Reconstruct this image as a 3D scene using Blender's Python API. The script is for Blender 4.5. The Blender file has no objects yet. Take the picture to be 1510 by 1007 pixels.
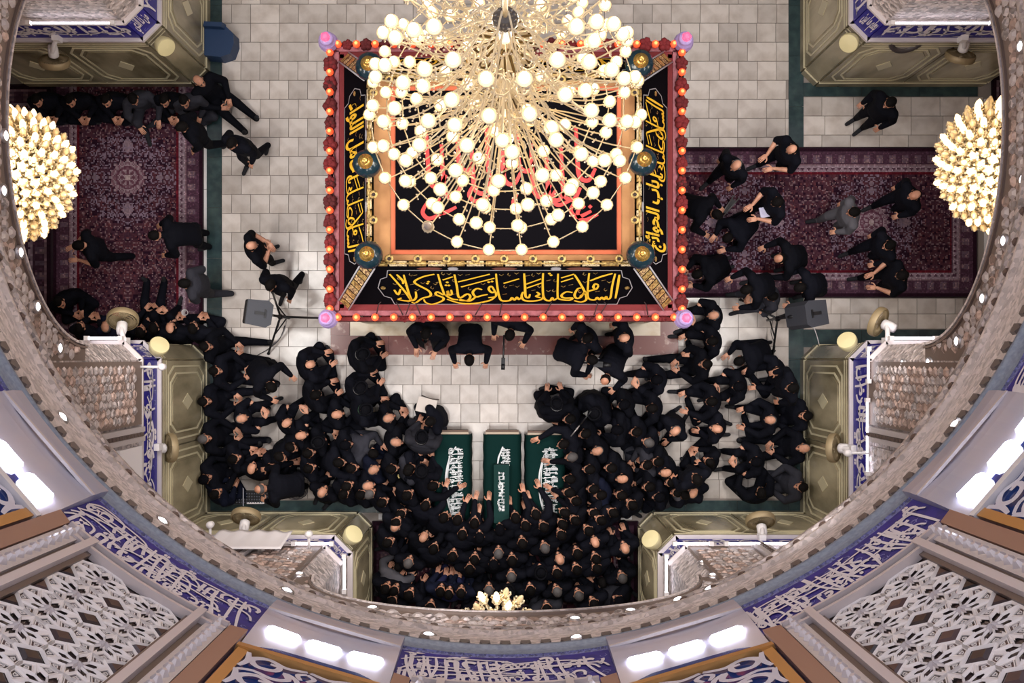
import bpy, bmesh, math, random
import numpy as np
from mathutils import Vector, Matrix, Quaternion

S = bpy.context.scene
COL = S.collection
PI = math.pi
rnd = random.Random(7)

# ------------------------------------------------------------------ camera, world, exposure
CAMZ = 18.0
FPX = 1530.0
NX, NY = 745.0, 528.0            # where the plumb line under the camera falls in the photograph
AY = 2.47                        # dome axis in world Y (X = 0)
HALF = 5.16                      # half side of the square hall
ARM = 2.28                       # half width of the side arms
ARMS = 2.33

cam_d = bpy.data.cameras.new('camera')
cam = bpy.data.objects.new('camera', cam_d)
COL.objects.link(cam)
cam.location = (0, 0, CAMZ)
cam_d.sensor_width = 36
cam_d.lens = 36 * FPX / 1510
cam_d.shift_x = (755 - NX) / 1510
cam_d.shift_y = (NY - 503.5) / 1510
cam_d.clip_end = 100
S.camera = cam

S.view_settings.view_transform = 'Standard'
S.view_settings.look = 'None'
S.view_settings.exposure = 0.0
S.view_settings.gamma = 1.0
S.view_settings.use_curve_mapping = False
S.cycles.max_bounces = 5
S.cycles.diffuse_bounces = 3
S.cycles.glossy_bounces = 3
S.cycles.transmission_bounces = 4
S.cycles.transparent_max_bounces = 6
S.cycles.caustics_reflective = False
S.cycles.caustics_refractive = False
S.cycles.sample_clamp_indirect = 4.0
S.cycles.use_light_tree = True

W = bpy.data.worlds.new('world')
S.world = W
W.use_nodes = True
W.node_tree.nodes['Background'].inputs[0].default_value = (0.87, 0.85, 0.96, 1)
W.node_tree.nodes['Background'].inputs[1].default_value = 1.12


def lamp(name, kind, loc, power, color, size=0.3, rot=None):
    d = bpy.data.lights.new(name, kind)
    d.energy = power
    d.color = color
    if kind == 'POINT':
        d.shadow_soft_size = size
    elif kind == 'AREA':
        d.size = size
    o = bpy.data.objects.new(name, d)
    COL.objects.link(o)
    o.location = loc
    if rot:
        o.rotation_euler = rot
    return o


WARM = (1.0, 0.88, 0.72)
COOL = (0.90, 0.93, 1.0)
for z, r, p in ((5.8, 0.5, 170), (7.6, 0.6, 120), (9.9, 0.4, 90)):
    lamp('chandelier_glow', 'POINT', (0.0, AY, z), p, WARM, r)


# ------------------------------------------------------------------ helpers
def P(px, py, z=0.0):
    k = (CAMZ - z) / FPX
    return Vector(((px - NX) * k, (NY - py) * k, z))


def tag(o, label=None, cat=None, group=None, kind=None):
    if label: o['label'] = label
    if cat: o['category'] = cat
    if group: o['group'] = group
    if kind: o['kind'] = kind
    return o


def empty(name, loc=(0, 0, 0), rz=0.0, parent=None):
    o = bpy.data.objects.new(name, None)
    COL.objects.link(o)
    o.location = loc
    o.rotation_euler = (0, 0, rz)
    o.empty_display_size = 0.1
    if parent: o.parent = parent
    return o


def thing(name, label, cat, loc=(0, 0, 0), rz=0.0, group=None):
    return tag(empty(name, loc, rz), label, cat, group)


def link(name, me, parent=None, loc=None, rot=None, scale=None):
    o = bpy.data.objects.new(name, me)
    COL.objects.link(o)
    if parent: o.parent = parent
    if loc is not None: o.location = loc
    if rot is not None: o.rotation_euler = rot
    if scale is not None: o.scale = scale
    return o


class MB:
    """collects shapes into one mesh"""
    def __init__(s):
        s.v = []; s.f = []; s.m = []; s.sm = []
        s.M = None

    def addv(s, p):
        p = Vector(p)
        if s.M is not None: p = s.M @ p
        s.v.append(p[:])
        return len(s.v) - 1

    def face(s, idx, m=0, smooth=False):
        s.f.append(tuple(idx)); s.m.append(m); s.sm.append(smooth)

    def poly(s, pts, m=0):
        s.face([s.addv(p) for p in pts], m)

    def box(s, c, d, m=0, rz=0.0):
        x, y, z = d[0] / 2, d[1] / 2, d[2] / 2
        ca, sa = math.cos(rz), math.sin(rz)
        i = []
        for dz in (-z, z):
            for dx, dy in ((-x, -y), (x, -y), (x, y), (-x, y)):
                i.append(s.addv((c[0] + dx * ca - dy * sa, c[1] + dx * sa + dy * ca, c[2] + dz)))
        for q in ((3, 2, 1, 0), (4, 5, 6, 7), (0, 1, 5, 4), (1, 2, 6, 5), (2, 3, 7, 6), (3, 0, 4, 7)):
            s.face([i[k] for k in q], m)

    def prism(s, pts, fn, h0, h1, m=0, inset=0.0):
        """polygon pts (u,v) extruded between heights h0 and h1 of the mapping fn(u,v,h); inset shrinks the top"""
        cx = sum(p[0] for p in pts) / len(pts); cy = sum(p[1] for p in pts) / len(pts)
        a = [s.addv(fn(u, v, h0)) for u, v in pts]
        b = [s.addv(fn(cx + (u - cx) * (1 - inset), cy + (v - cy) * (1 - inset), h1)) for u, v in pts]
        n = len(pts)
        for i in range(n):
            j = (i + 1) % n
            s.face((a[i], a[j], b[j], b[i]), m)
        s.face(b, m)

    def ringprism(s, outer, inner, fn, h0, h1, m=0):
        n = len(outer)
        o0 = [s.addv(fn(u, v, h0)) for u, v in outer]; o1 = [s.addv(fn(u, v, h1)) for u, v in outer]
        i0 = [s.addv(fn(u, v, h0)) for u, v in inner]; i1 = [s.addv(fn(u, v, h1)) for u, v in inner]
        for k in range(n):
            j = (k + 1) % n
            s.face((o0[k], o0[j], o1[j], o1[k]), m)
            s.face((o1[k], o1[j], i1[j], i1[k]), m)
            s.face((i1[k], i1[j], i0[j], i0[k]), m)

    def bar(s, p, q, w, fn, h0, h1, m=0, ridge=True):
        """bar between 2-D points p and q with a ridge"""
        d = Vector((q[0] - p[0], q[1] - p[1])); L = d.length
        if L < 1e-6: return
        d /= L; n = Vector((-d.y, d.x)) * w / 2
        if ridge:
            a = [s.addv(fn(p[0] + n.x, p[1] + n.y, h0)), s.addv(fn(p[0], p[1], h1)), s.addv(fn(p[0] - n.x, p[1] - n.y, h0))]
            b = [s.addv(fn(q[0] + n.x, q[1] + n.y, h0)), s.addv(fn(q[0], q[1], h1)), s.addv(fn(q[0] - n.x, q[1] - n.y, h0))]
            s.face((a[0], a[1], b[1], b[0]), m); s.face((a[1], a[2], b[2], b[1]), m)
        else:
            a = [fn(p[0] + n.x, p[1] + n.y, h) for h in (h0, h1)] + [fn(p[0] - n.x, p[1] - n.y, h) for h in (h1, h0)]
            b = [fn(q[0] + n.x, q[1] + n.y, h) for h in (h0, h1)] + [fn(q[0] - n.x, q[1] - n.y, h) for h in (h1, h0)]
            a = [s.addv(x) for x in a]; b = [s.addv(x) for x in b]
            for k in range(3):
                s.face((a[k], a[k + 1], b[k + 1], b[k]), m)
            s.face(a[::-1], m); s.face(b, m)

    def ribbon(s, pts, w, fn, h, m=0):
        """flat pen stroke along 2-D points"""
        n = len(pts); L = []
        for i in range(n):
            a = pts[max(0, i - 1)]; b = pts[min(n - 1, i + 1)]
            d = Vector((b[0] - a[0], b[1] - a[1]))
            d = d.normalized() if d.length > 1e-9 else Vector((1, 0))
            t = i / max(1, n - 1)
            ww = w * (0.55 + 0.45 * math.sin(PI * min(1, max(0, 0.12 + 0.8 * t))))
            nx, ny = -d.y * ww / 2, d.x * ww / 2
            L.append((s.addv(fn(pts[i][0] + nx, pts[i][1] + ny, h)), s.addv(fn(pts[i][0] - nx, pts[i][1] - ny, h))))
        for i in range(n - 1):
            s.face((L[i][0], L[i][1], L[i + 1][1], L[i + 1][0]), m)

    def tube(s, pts, r, n=8, m=0, cap=True, smooth=True):
        pts = [Vector(p) for p in pts]
        if not hasattr(r, '__len__'): r = [r] * len(pts)
        rings = []; ref = None
        for i, p in enumerate(pts):
            t = (pts[min(i + 1, len(pts) - 1)] - pts[max(i - 1, 0)])
            t = t.normalized() if t.length > 1e-9 else Vector((0, 0, 1))
            if ref is None:
                ref = Vector((0, 0, 1)) if abs(t.z) < 0.9 else Vector((1, 0, 0))
            a = t.cross(ref)
            if a.length < 1e-6: a = t.orthogonal()
            a.normalize(); b = t.cross(a); ref = b.cross(t) if False else ref
            rings.append([s.addv(p + (a * math.cos(2 * PI * k / n) + b * math.sin(2 * PI * k / n)) * r[i]) for k in range(n)])
        for i in range(len(rings) - 1):
            for k in range(n):
                j = (k + 1) % n
                s.face((rings[i][k], rings[i + 1][k], rings[i + 1][j], rings[i][j]), m, smooth)
        if cap:
            s.face(rings[0], m); s.face(rings[-1][::-1], m)

    def lathe(s, prof, n=16, m=0, c=(0, 0, 0), smooth=True, a0=0.0, a1=2 * PI):
        full = abs(a1 - a0 - 2 * PI) < 1e-6
        k = n if full else n + 1
        rings = []
        for r, z in prof:
            rings.append([s.addv((c[0] + r * math.cos(a0 + (a1 - a0) * i / n), c[1] + r * math.sin(a0 + (a1 - a0) * i / n), c[2] + z)) for i in range(k)])
        for i in range(len(rings) - 1):
            for q in range(n):
                j = (q + 1) % k
                s.face((rings[i][q], rings[i][j], rings[i + 1][j], rings[i + 1][q]), m, smooth)

    def ball(s, c, r, n=10, m=0, sc=(1, 1, 1)):
        h = max(4, n // 2)
        rings = []
        for i in range(1, h):
            ph = PI * i / h
            rings.append([s.addv((c[0] + r * sc[0] * math.sin(ph) * math.cos(2 * PI * k / n), c[1] + r * sc[1] * math.sin(ph) * math.sin(2 * PI * k / n), c[2] + r * sc[2] * math.cos(ph))) for k in range(n)])
        t = s.addv((c[0], c[1], c[2] + r * sc[2])); b = s.addv((c[0], c[1], c[2] - r * sc[2]))
        for k in range(n):
            j = (k + 1) % n
            s.face((t, rings[0][k], rings[0][j]), m, True)
            s.face((b, rings[-1][j], rings[-1][k]), m, True)
            for i in range(len(rings) - 1):
                s.face((rings[i][k], rings[i + 1][k], rings[i + 1][j], rings[i][j]), m, True)

    def mesh(s, name, mats):
        me = bpy.data.meshes.new(name)
        me.from_pydata(s.v, [], s.f)
        for x in (mats if isinstance(mats, (list, tuple)) else [mats]): me.materials.append(x)
        me.polygons.foreach_set('material_index', s.m)
        me.polygons.foreach_set('use_smooth', s.sm)
        me.update()
        return me

    def build(s, name, mats, parent=None, loc=None, rz=None):
        o = link(name, s.mesh(name, mats), parent, loc)
        if rz is not None: o.rotation_euler = (0, 0, rz)
        return o


def smooth_pts(pts, k=5):
    """Catmull-Rom through the points"""
    if len(pts) < 3: return [tuple(p) for p in pts]
    out = []
    n = len(pts)
    for i in range(n - 1):
        p0 = pts[max(i - 1, 0)]; p1 = pts[i]; p2 = pts[i + 1]; p3 = pts[min(i + 2, n - 1)]
        for j in range(k):
            t = j / k
            q = []
            for a in range(len(p1)):
                q.append(0.5 * (2 * p1[a] + (p2[a] - p0[a]) * t + (2 * p0[a] - 5 * p1[a] + 4 * p2[a] - p3[a]) * t * t + (3 * p1[a] - p0[a] - 3 * p2[a] + p3[a]) * t ** 3))
            out.append(tuple(q))
    out.append(tuple(pts[-1]))
    return out


def plane_map(o, du, n):
    """mapping on a vertical plane: u along du, v up, h along the normal"""
    o = Vector(o); du = Vector(du); n = Vector(n)
    return lambda u, v, h: o + du * u + Vector((0, 0, v)) + n * h


def cyl_map(th0, r):
    """mapping on the inside of the drum: u along the wall, v world height, h towards the axis"""
    def fn(u, v, h):
        t = th0 + u / r
        return Vector(((r - h) * math.cos(t), AY + (r - h) * math.sin(t), v))
    return fn


# ------------------------------------------------------------------ materials
def lin(c):
    return tuple(((x / 255 + 0.055) / 1.055) ** 2.4 if x / 255 > 0.04045 else x / 255 / 12.92 for x in c)


MATS = {}


def mat(name, rgb, rough=0.5, metal=0.0, emit=None, es=0.0, noise=None, bump=0.0, bscale=30, spec=0.5, rand=0.0, vor=None, trans=0.0, island=False):
    """principled material; rgb in 0-255 sRGB. noise=(scale, rgb2, detail, lo, hi) mixes a second colour; rand = value jitter per object;
    vor=(scale, jitter) facets with a colour jitter"""
    if name in MATS: return MATS[name]
    m = bpy.data.materials.new(name)
    m.use_nodes = True
    nt = m.node_tree; N = nt.nodes; L = nt.links
    b = N['Principled BSDF']
    c = lin(rgb) + (1,)
    b.inputs['Base Color'].default_value = c
    b.inputs['Roughness'].default_value = rough
    b.inputs['Metallic'].default_value = metal
    b.inputs['Specular IOR Level'].default_value = spec
    if trans: b.inputs['Transmission Weight'].default_value = trans
    if emit:
        b.inputs['Emission Color'].default_value = lin(emit) + (1,)
        b.inputs['Emission Strength'].default_value = es
    tc = None
    def coord():
        nonlocal tc
        if tc is None: tc = N.new('ShaderNodeTexCoord')
        return tc.outputs['Object']
    out = None
    if noise:
        t = N.new('ShaderNodeTexNoise'); t.inputs['Scale'].default_value = noise[0]; t.inputs['Detail'].default_value = noise[2]
        L.new(coord(), t.inputs['Vector'])
        if len(noise) > 5:
            mp = N.new('ShaderNodeMapping'); mp.inputs['Scale'].default_value = noise[5]
            L.new(coord(), mp.inputs['Vector']); L.new(mp.outputs[0], t.inputs['Vector'])
        r = N.new('ShaderNodeValToRGB')
        r.color_ramp.elements[0].position = noise[3]; r.color_ramp.elements[1].position = noise[4]
        r.color_ramp.elements[0].color = c; r.color_ramp.elements[1].color = lin(noise[1]) + (1,)
        L.new(t.outputs['Fac'], r.inputs[0]); out = r.outputs[0]
    def hsv_jit(src, val, amt):
        h = N.new('ShaderNodeHueSaturation')
        mr = N.new('ShaderNodeMapRange'); mr.inputs[3].default_value = 1 - amt; mr.inputs[4].default_value = 1 + amt
        L.new(val, mr.inputs[0]); L.new(mr.outputs[0], h.inputs['Value'])
        if src is not None: L.new(src, h.inputs['Color'])
        else: h.inputs['Color'].default_value = c
        return h.outputs[0]
    if rand:
        if island:
            g = N.new('ShaderNodeNewGeometry'); v = g.outputs['Random Per Island']
        else:
            g = N.new('ShaderNodeObjectInfo'); v = g.outputs['Random']
        out = hsv_jit(out, v, rand)
    if vor:
        t = N.new('ShaderNodeTexVoronoi'); t.inputs['Scale'].default_value = vor[0]
        L.new(coord(), t.inputs['Vector'])
        sp = N.new('ShaderNodeSeparateColor'); L.new(t.outputs['Color'], sp.inputs[0])
        out = hsv_jit(out, sp.outputs[0], vor[1])
        bm_ = N.new('ShaderNodeBump'); bm_.inputs['Strength'].default_value = vor[2] if len(vor) > 2 else 0.5
        bm_.inputs['Distance'].default_value = 0.03
        L.new(t.outputs['Distance'], bm_.inputs['Height']); L.new(bm_.outputs[0], b.inputs['Normal'])
    elif bump:
        t = N.new('ShaderNodeTexNoise'); t.inputs['Scale'].default_value = bscale; t.inputs['Detail'].default_value = 4
        L.new(coord(), t.inputs['Vector'])
        bm_ = N.new('ShaderNodeBump'); bm_.inputs['Strength'].default_value = bump; bm_.inputs['Distance'].default_value = 0.02
        L.new(t.outputs['Fac'], bm_.inputs['Height']); L.new(bm_.outputs[0], b.inputs['Normal'])
    if out is not None: L.new(out, b.inputs['Base Color'])
    MATS[name] = m
    return m


# ------------------------------------------------------------------ Arabic lettering (joined letter forms of the built-in font)
ARF = {}
for ch, code, n in (('ا', 0xFE8D, 2), ('ب', 0xFE8F, 4), ('ة', 0xFE93, 2), ('ت', 0xFE95, 4), ('ث', 0xFE99, 4), ('ج', 0xFE9D, 4), ('ح', 0xFEA1, 4),
                    ('خ', 0xFEA5, 4), ('د', 0xFEA9, 2), ('ذ', 0xFEAB, 2), ('ر', 0xFEAD, 2), ('ز', 0xFEAF, 2), ('س', 0xFEB1, 4), ('ش', 0xFEB5, 4),
                    ('ص', 0xFEB9, 4), ('ض', 0xFEBD, 4), ('ط', 0xFEC1, 4), ('ظ', 0xFEC5, 4), ('ع', 0xFEC9, 4), ('غ', 0xFECD, 4), ('ف', 0xFED1, 4),
                    ('ق', 0xFED5, 4), ('ك', 0xFED9, 4), ('ل', 0xFEDD, 4), ('م', 0xFEE1, 4), ('ن', 0xFEE5, 4), ('ه', 0xFEE9, 4), ('و', 0xFEED, 2),
                    ('ى', 0xFEEF, 2), ('ي', 0xFEF1, 4), ('ء', 0xFE80, 1), ('أ', 0xFE83, 2), ('إ', 0xFE87, 2), ('ئ', 0xFE89, 4), ('Ω', 0xFEFB, 2)):
    ARF[ch] = (code, n)


def shape_arabic(t):
    t = t.replace('لا', 'Ω')
    out = []
    for w in t.split(' '):
        g = []
        for i, ch in enumerate(w):
            code, n = ARF[ch]
            prev = i > 0 and ARF[w[i - 1]][1] == 4
            nxt = i < len(w) - 1 and n == 4 and ARF[w[i + 1]][1] >= 2
            if n == 1: k = 0
            else:
                if n == 2: k = 1 if prev else 0
                else: k = 3 if (prev and nxt) else 2 if nxt else 1 if prev else 0
            g.append(chr(code + k))
        out.append(''.join(reversed(g)))
    return ' '.join(reversed(out))


def text2d(t, offset=0.0):
    """lettering as flat triangles, scaled to the unit square"""
    cu = bpy.data.curves.new('lettering', 'FONT')
    cu.body = shape_arabic(t); cu.resolution_u = 2; cu.offset = offset
    o = bpy.data.objects.new('lettering', cu)
    COL.objects.link(o)
    me = bpy.data.meshes.new_from_object(o.evaluated_get(bpy.context.evaluated_depsgraph_get()))
    n = len(me.vertices)
    co = np.empty(n * 3); me.vertices.foreach_get('co', co); co = co.reshape(-1, 3)[:, :2]
    fs = [tuple(p.vertices) for p in me.polygons]
    bpy.data.objects.remove(o); bpy.data.curves.remove(cu); bpy.data.meshes.remove(me)
    lo = co.min(0); hi = co.max(0)
    return (co - lo) / (hi - lo), fs, (hi[0] - lo[0]) / (hi[1] - lo[1])


TXT = {}


def put_text(mb, t, u0, u1, v0, v1, fn, h, m=0, offset=0.012):
    if (t, offset) not in TXT: TXT[(t, offset)] = text2d(t, offset)
    co, fs, asp = TXT[(t, offset)]
    base = len(mb.v)
    for x, y in co:
        mb.addv(fn(u0 + (u1 - u0) * x, v0 + (v1 - v0) * y, h))
    for f in fs:
        mb.face([base + i for i in f], m)


PHRASES = ['الله لا إله', 'إلا هو الحي', 'القيوم لا', 'تأخذه سنة', 'ولا نوم له', 'ما في', 'السموات وما', 'في الأرض', 'من ذا الذي', 'يشفع عنده', 'إلا بإذنه', 'يعلم ما بين']


def calligraphy(mb, u0, u1, v0, v1, fn0, h, seed, m=0, pen=0.03, storeys=2, mirror=True):
    """a dense line of thuluth-like lettering in storeys, with tall shafts and sweeping tails"""
    r = random.Random(seed)
    H = v1 - v0; Wd = u1 - u0
    fn = (lambda u, v, q: fn0(u0 + u1 - u, v, q)) if mirror else fn0
    k = seed
    for st in range(storeys):
        hh = H / storeys
        n = max(1, round(Wd / (hh * (2.1 if storeys == 1 else 2.6))))
        for i in range(n):
            a = u0 + Wd * (i + .04 + .2 * (st % 2)) / n; b = min(u1, u0 + Wd * (i + 1.04 + .12 * (st % 2)) / n)
            lo = v0 + st * hh + .02 * H
            put_text(mb, PHRASES[k % len(PHRASES)], a, b, lo, min(v1, lo + hh * 1.12), fn, h + st * .001, m, 0.034)
            k += 1
    k = int(Wd / H * (4 if storeys == 1 else 11))
    for i in range(k):
        u = u0 + Wd * (i + r.uniform(.15, .85)) / k
        if r.random() < 0.5:
            sl = r.uniform(-.16, .05) * H
            mb.ribbon(smooth_pts([(max(u0, min(u1, u + sl)), v1 - r.uniform(.0, .06) * H), (u, v0 + .5 * H), (min(u1, u + .03 * H), v0 + r.uniform(.08, .2) * H)], 4), pen, fn, h + .003, m)
        else:
            L = min(r.uniform(.7, 1.5) * H, u1 - u)
            if L < .3 * H: continue
            y = v0 + r.uniform(.04, .72) * H
            mb.ribbon(smooth_pts([(u, y + .22 * H), (u + .08 * L, y + .05 * H), (u + .4 * L, y), (u + .8 * L, y + .05 * H), (u + L, y + .24 * H)], 5), pen, fn, h + .003, m)
# ------------------------------------------------------------------ materials of the building
M_MARBLE = mat('white_marble', (216, 207, 200), 0.22, noise=(3.0, (186, 174, 165), 6, 0.42, 0.72), rand=0.15)
M_MARBLE_S = mat('white_marble_field', (216, 207, 200), 0.22, noise=(3.0, (186, 174, 165), 6, 0.42, 0.72), rand=0.15, island=True)
M_JOINT = mat('tile_joint', (150, 140, 133), 0.8)
M_GREEN = mat('green_marble', (44, 62, 66), 0.2, noise=(6, (62, 84, 84), 5, 0.4, 0.75))
M_WHITELINE = mat('white_marble_line', (225, 222, 222), 0.3)
M_RED = mat('red_marble', (116, 62, 54), 0.25, noise=(7, (205, 178, 165), 8, 0.58, 0.78))
M_CREAM = mat('cream_marble', (222, 208, 186), 0.25, noise=(4, (190, 165, 130), 6, 0.45, 0.75))
M_DADO = mat('olive_stone', (188, 176, 146), 0.22, noise=(1.6, (104, 95, 72), 8, 0.35, 0.7, (1, 1, 0.35)), rand=0.12)
M_DADOB = mat('olive_stone_ground', (152, 142, 116), 0.3, noise=(2.0, (90, 82, 62), 7, 0.35, 0.7))
M_INLAY = mat('pale_inlay', (206, 196, 164), 0.35)
M_DARKIN = mat('dark_inlay', (70, 66, 52), 0.35)
M_LEDGE = mat('pale_ledge', (214, 204, 204), 0.3, metal=0.2)
M_BLUE = mat('blue_tile', (38, 30, 138), 0.5, noise=(9, (26, 22, 116), 4, 0.4, 0.65), spec=0.4)
M_BLUEFINE = mat('blue_fine_border', (96, 98, 148), 0.5, vor=(55, 0.55, 0.1))
M_SCRIPT = mat('white_script', (222, 214, 220), 0.5)
M_SCROLL = mat('pale_scroll', (128, 130, 190), 0.5)
M_MOS = mat('mirror_mosaic', (182, 170, 168), 0.45, metal=0.05, vor=(17, 0.5, 0.9))
M_MOSW = mat('mirror_mosaic_pink', (178, 154, 144), 0.45, metal=0.05, vor=(14, 0.5, 0.9))
M_NET = mat('mosaic_ground', (122, 106, 98), 0.5)
M_BELT = mat('pale_belt', (202, 190, 188), 0.7, vor=(20, 0.26, 0.5), spec=0.25)
M_SILVER = mat('silver_moulding', (200, 190, 190), 0.45, metal=0.2, bump=0.25, bscale=40)
M_MIRROR = mat('mirror_piece', (60, 42, 42), 0.3, rand=0.9, spec=0.6)
M_BARS = mat('silver_bars', (244, 236, 232), 0.4)
M_MIRRORD = mat('mirror_ground', (70, 54, 52), 0.35, vor=(22, 0.7, 0.6), spec=0.6)
M_DARKM = mat('dark_moulding', (112, 96, 90), 0.4, metal=0.4)
M_CORN = mat('blue_grey_cornice', (132, 146, 168), 0.5, noise=(26, (108, 120, 146), 5, 0.35, 0.7))
M_DENT = mat('dentil_hollow', (108, 100, 98), 0.4, metal=0.3)
M_GOLDW = mat('gold_frame', (196, 146, 84), 0.35, metal=0.5)
M_WOODJ = mat('brown_jamb', (158, 120, 102), 0.4, metal=0.2)
M_SHEET = mat('polished_sheet', (166, 168, 190), 0.4, metal=0.35, noise=(1.5, (192, 182, 190), 3, 0.3, 0.7))
M_FLOOD = mat('flood_lamp', (255, 255, 255), 0.5, emit=(232, 236, 255), es=15.0)
M_TUBE = mat('light_tube', (255, 255, 255), 0.5, emit=(240, 240, 255), es=7.0)
M_SPOT = mat('spot_lens', (255, 255, 255), 0.5, emit=(246, 244, 255), es=6.0)
M_PANE = mat('blue_glass', (34, 46, 88), 0.1, emit=(50, 80, 160), es=0.12)
M_WFRAME = mat('white_lattice', (214, 212, 226), 0.35, metal=0.2)
M_LATT = mat('lattice_bars', (190, 176, 164), 0.45, metal=0.3)
M_LATTD = mat('lattice_ground', (84, 70, 64), 0.5)
M_CLOTHW = mat('white_cloth', (226, 220, 222), 0.8)
M_PLASTIC = mat('white_plastic', (224, 218, 218), 0.4)
M_CREAMP = mat('cream_plastic', (206, 194, 148), 0.5)
M_MESH = mat('fan_grille', (150, 132, 100), 0.5, metal=0.3)
M_BLACK = mat('black_metal', (20, 20, 24), 0.45)

# ------------------------------------------------------------------ floor
fl = MB()
fl.box((0, AY, -0.1), (18.4, 19.0, 0.16), 0)
floor = tag(fl.build('floor', M_JOINT), kind='structure')

X0, X1 = (327 - NX) / 85, (1163 - NX) / 85
BX0, BX1, BY0, BY1 = (488 - NX) / 85, (1000 - NX) / 85, (528 - 523) / 85, AY + (AY - 5 / 85)
tiles = []


def lay(x0, x1, y0, y1, skip, seed, rh=0.33, widths=(0.33, 0.33, 0.5)):
    r = random.Random(seed)
    y = y1
    while y > y0 + 0.04:
        h = min(rh, y - y0)
        x = x0
        if r.random() < .5: x = x0 - 0.16
        while x < x1 - 0.03:
            w = r.choice(widths)
            a, b = max(x, x0), min(x + w, x1)
            if b - a > 0.05:
                cx, cy = (a + b) / 2, y - h / 2
                if not any(s[0] <= cx <= s[1] and s[2] <= cy <= s[3] for s in skip):
                    tiles.append((cx, cy, b - a, h))
            x += w
        y -= h


lay(X0, X1, (528 - 738) / 85, 6.8, [(BX0 + .05, BX1 - .05, BY0 + .05, BY1 - .05), (3.05, 9, 1.04, 3.64)], 3)
XR0, XR1 = (1183 - NX) / 85, (1450 - NX) / 85
lay(XR0, XR1, (528 - 217) / 85, (528 - 143) / 85, [], 4, 0.33, (0.5, 0.5, 0.55))
lay(XR0, (1420 - NX) / 85, (528 - 485) / 85, (528 - 440) / 85, [], 5, 0.27, (0.33, 0.5))


def tile_rank(t):
    x, y, w, h = t
    px, py = x * 85 + NX, NY - y * 85
    crowd = 1 if (py > 610 and not 690 < px < 780) else 0
    zar = 1 if (478 < px < 1012 and 50 < py < 470) else 0
    off = 1 if py < 0 else 0
    return (crowd + zar * 2 + off * 2, (px - 745) ** 2 + (py - 450) ** 2)


tiles.sort(key=tile_rank)
tcache = {}


def tile_mesh(w, h):
    k = (round(w, 2), round(h, 2))
    if k not in tcache:
        m = MB(); a, b = k[0] / 2 - .004, k[1] / 2 - .004
        m.prism([(-a, -b), (a, -b), (a, b), (-a, b)], lambda u, v, z: Vector((u, v, z)), -0.02, 0.0, 0, 0.006)
        tcache[k] = m.mesh('floor_tile', M_MARBLE)
    return tcache[k]


for i, (x, y, w, h) in enumerate(tiles[:296]):
    link('floor_tile', tile_mesh(w, h), floor, (x, y, 0))
m = MB()
for x, y, w, h in tiles[296:]:
    a, b = w / 2 - .004, h / 2 - .004
    m.prism([(x - a, y - b), (x + a, y - b), (x + a, y + b), (x - a, y + b)], lambda u, v, z: Vector((u, v, z)), -0.02, 0.0, 0, 0.006)
tag(m.build('tile_field', M_MARBLE_S, floor), kind='stuff')

GW = (327 - 305) / 85


def strip(x0, x1, y0, y1, mt=M_GREEN, name='border_slab', z=0.002, n=None):
    L = max(x1 - x0, y1 - y0); n = n or max(1, round(L / 0.9)); hor = (x1 - x0) > (y1 - y0)
    for i in range(n):
        m = MB()
        if hor: a, b, c, d = x0 + (x1 - x0) * i / n + .003, x0 + (x1 - x0) * (i + 1) / n - .003, y0, y1
        else: a, b, c, d = x0, x1, y0 + (y1 - y0) * i / n + .003, y0 + (y1 - y0) * (i + 1) / n - .003
        m.box(((a + b) / 2, (c + d) / 2, -0.012), (b - a, d - c, 0.024 + z * 2))
        m.build(name, mt, floor)


strip(X0 - GW, X0, -2.66, 7.0)
strip(X1, X1 + GW, -2.66, 7.0)
strip(X0, X1, -2.68, (528 - 738) / 85)
strip(X1 + GW, 8.2, (528 - 142) / 85, (528 - 122) / 85)
strip(X1 + GW, 8.2, (528 - 512) / 85, (528 - 486) / 85)
strip(X0 - GW - .05, X0 - GW - .003, .2, 4.74, M_WHITELINE, 'white_edge_strip', 0.003)
strip(XR1 + .02, XR1 + .1, 1.0, 4.5, M_WHITELINE, 'white_edge_strip', 0.001)
strip(-2.2, 2.2, -2.80, -2.70, M_WHITELINE, 'white_edge_strip', 0.001, 5)

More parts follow.
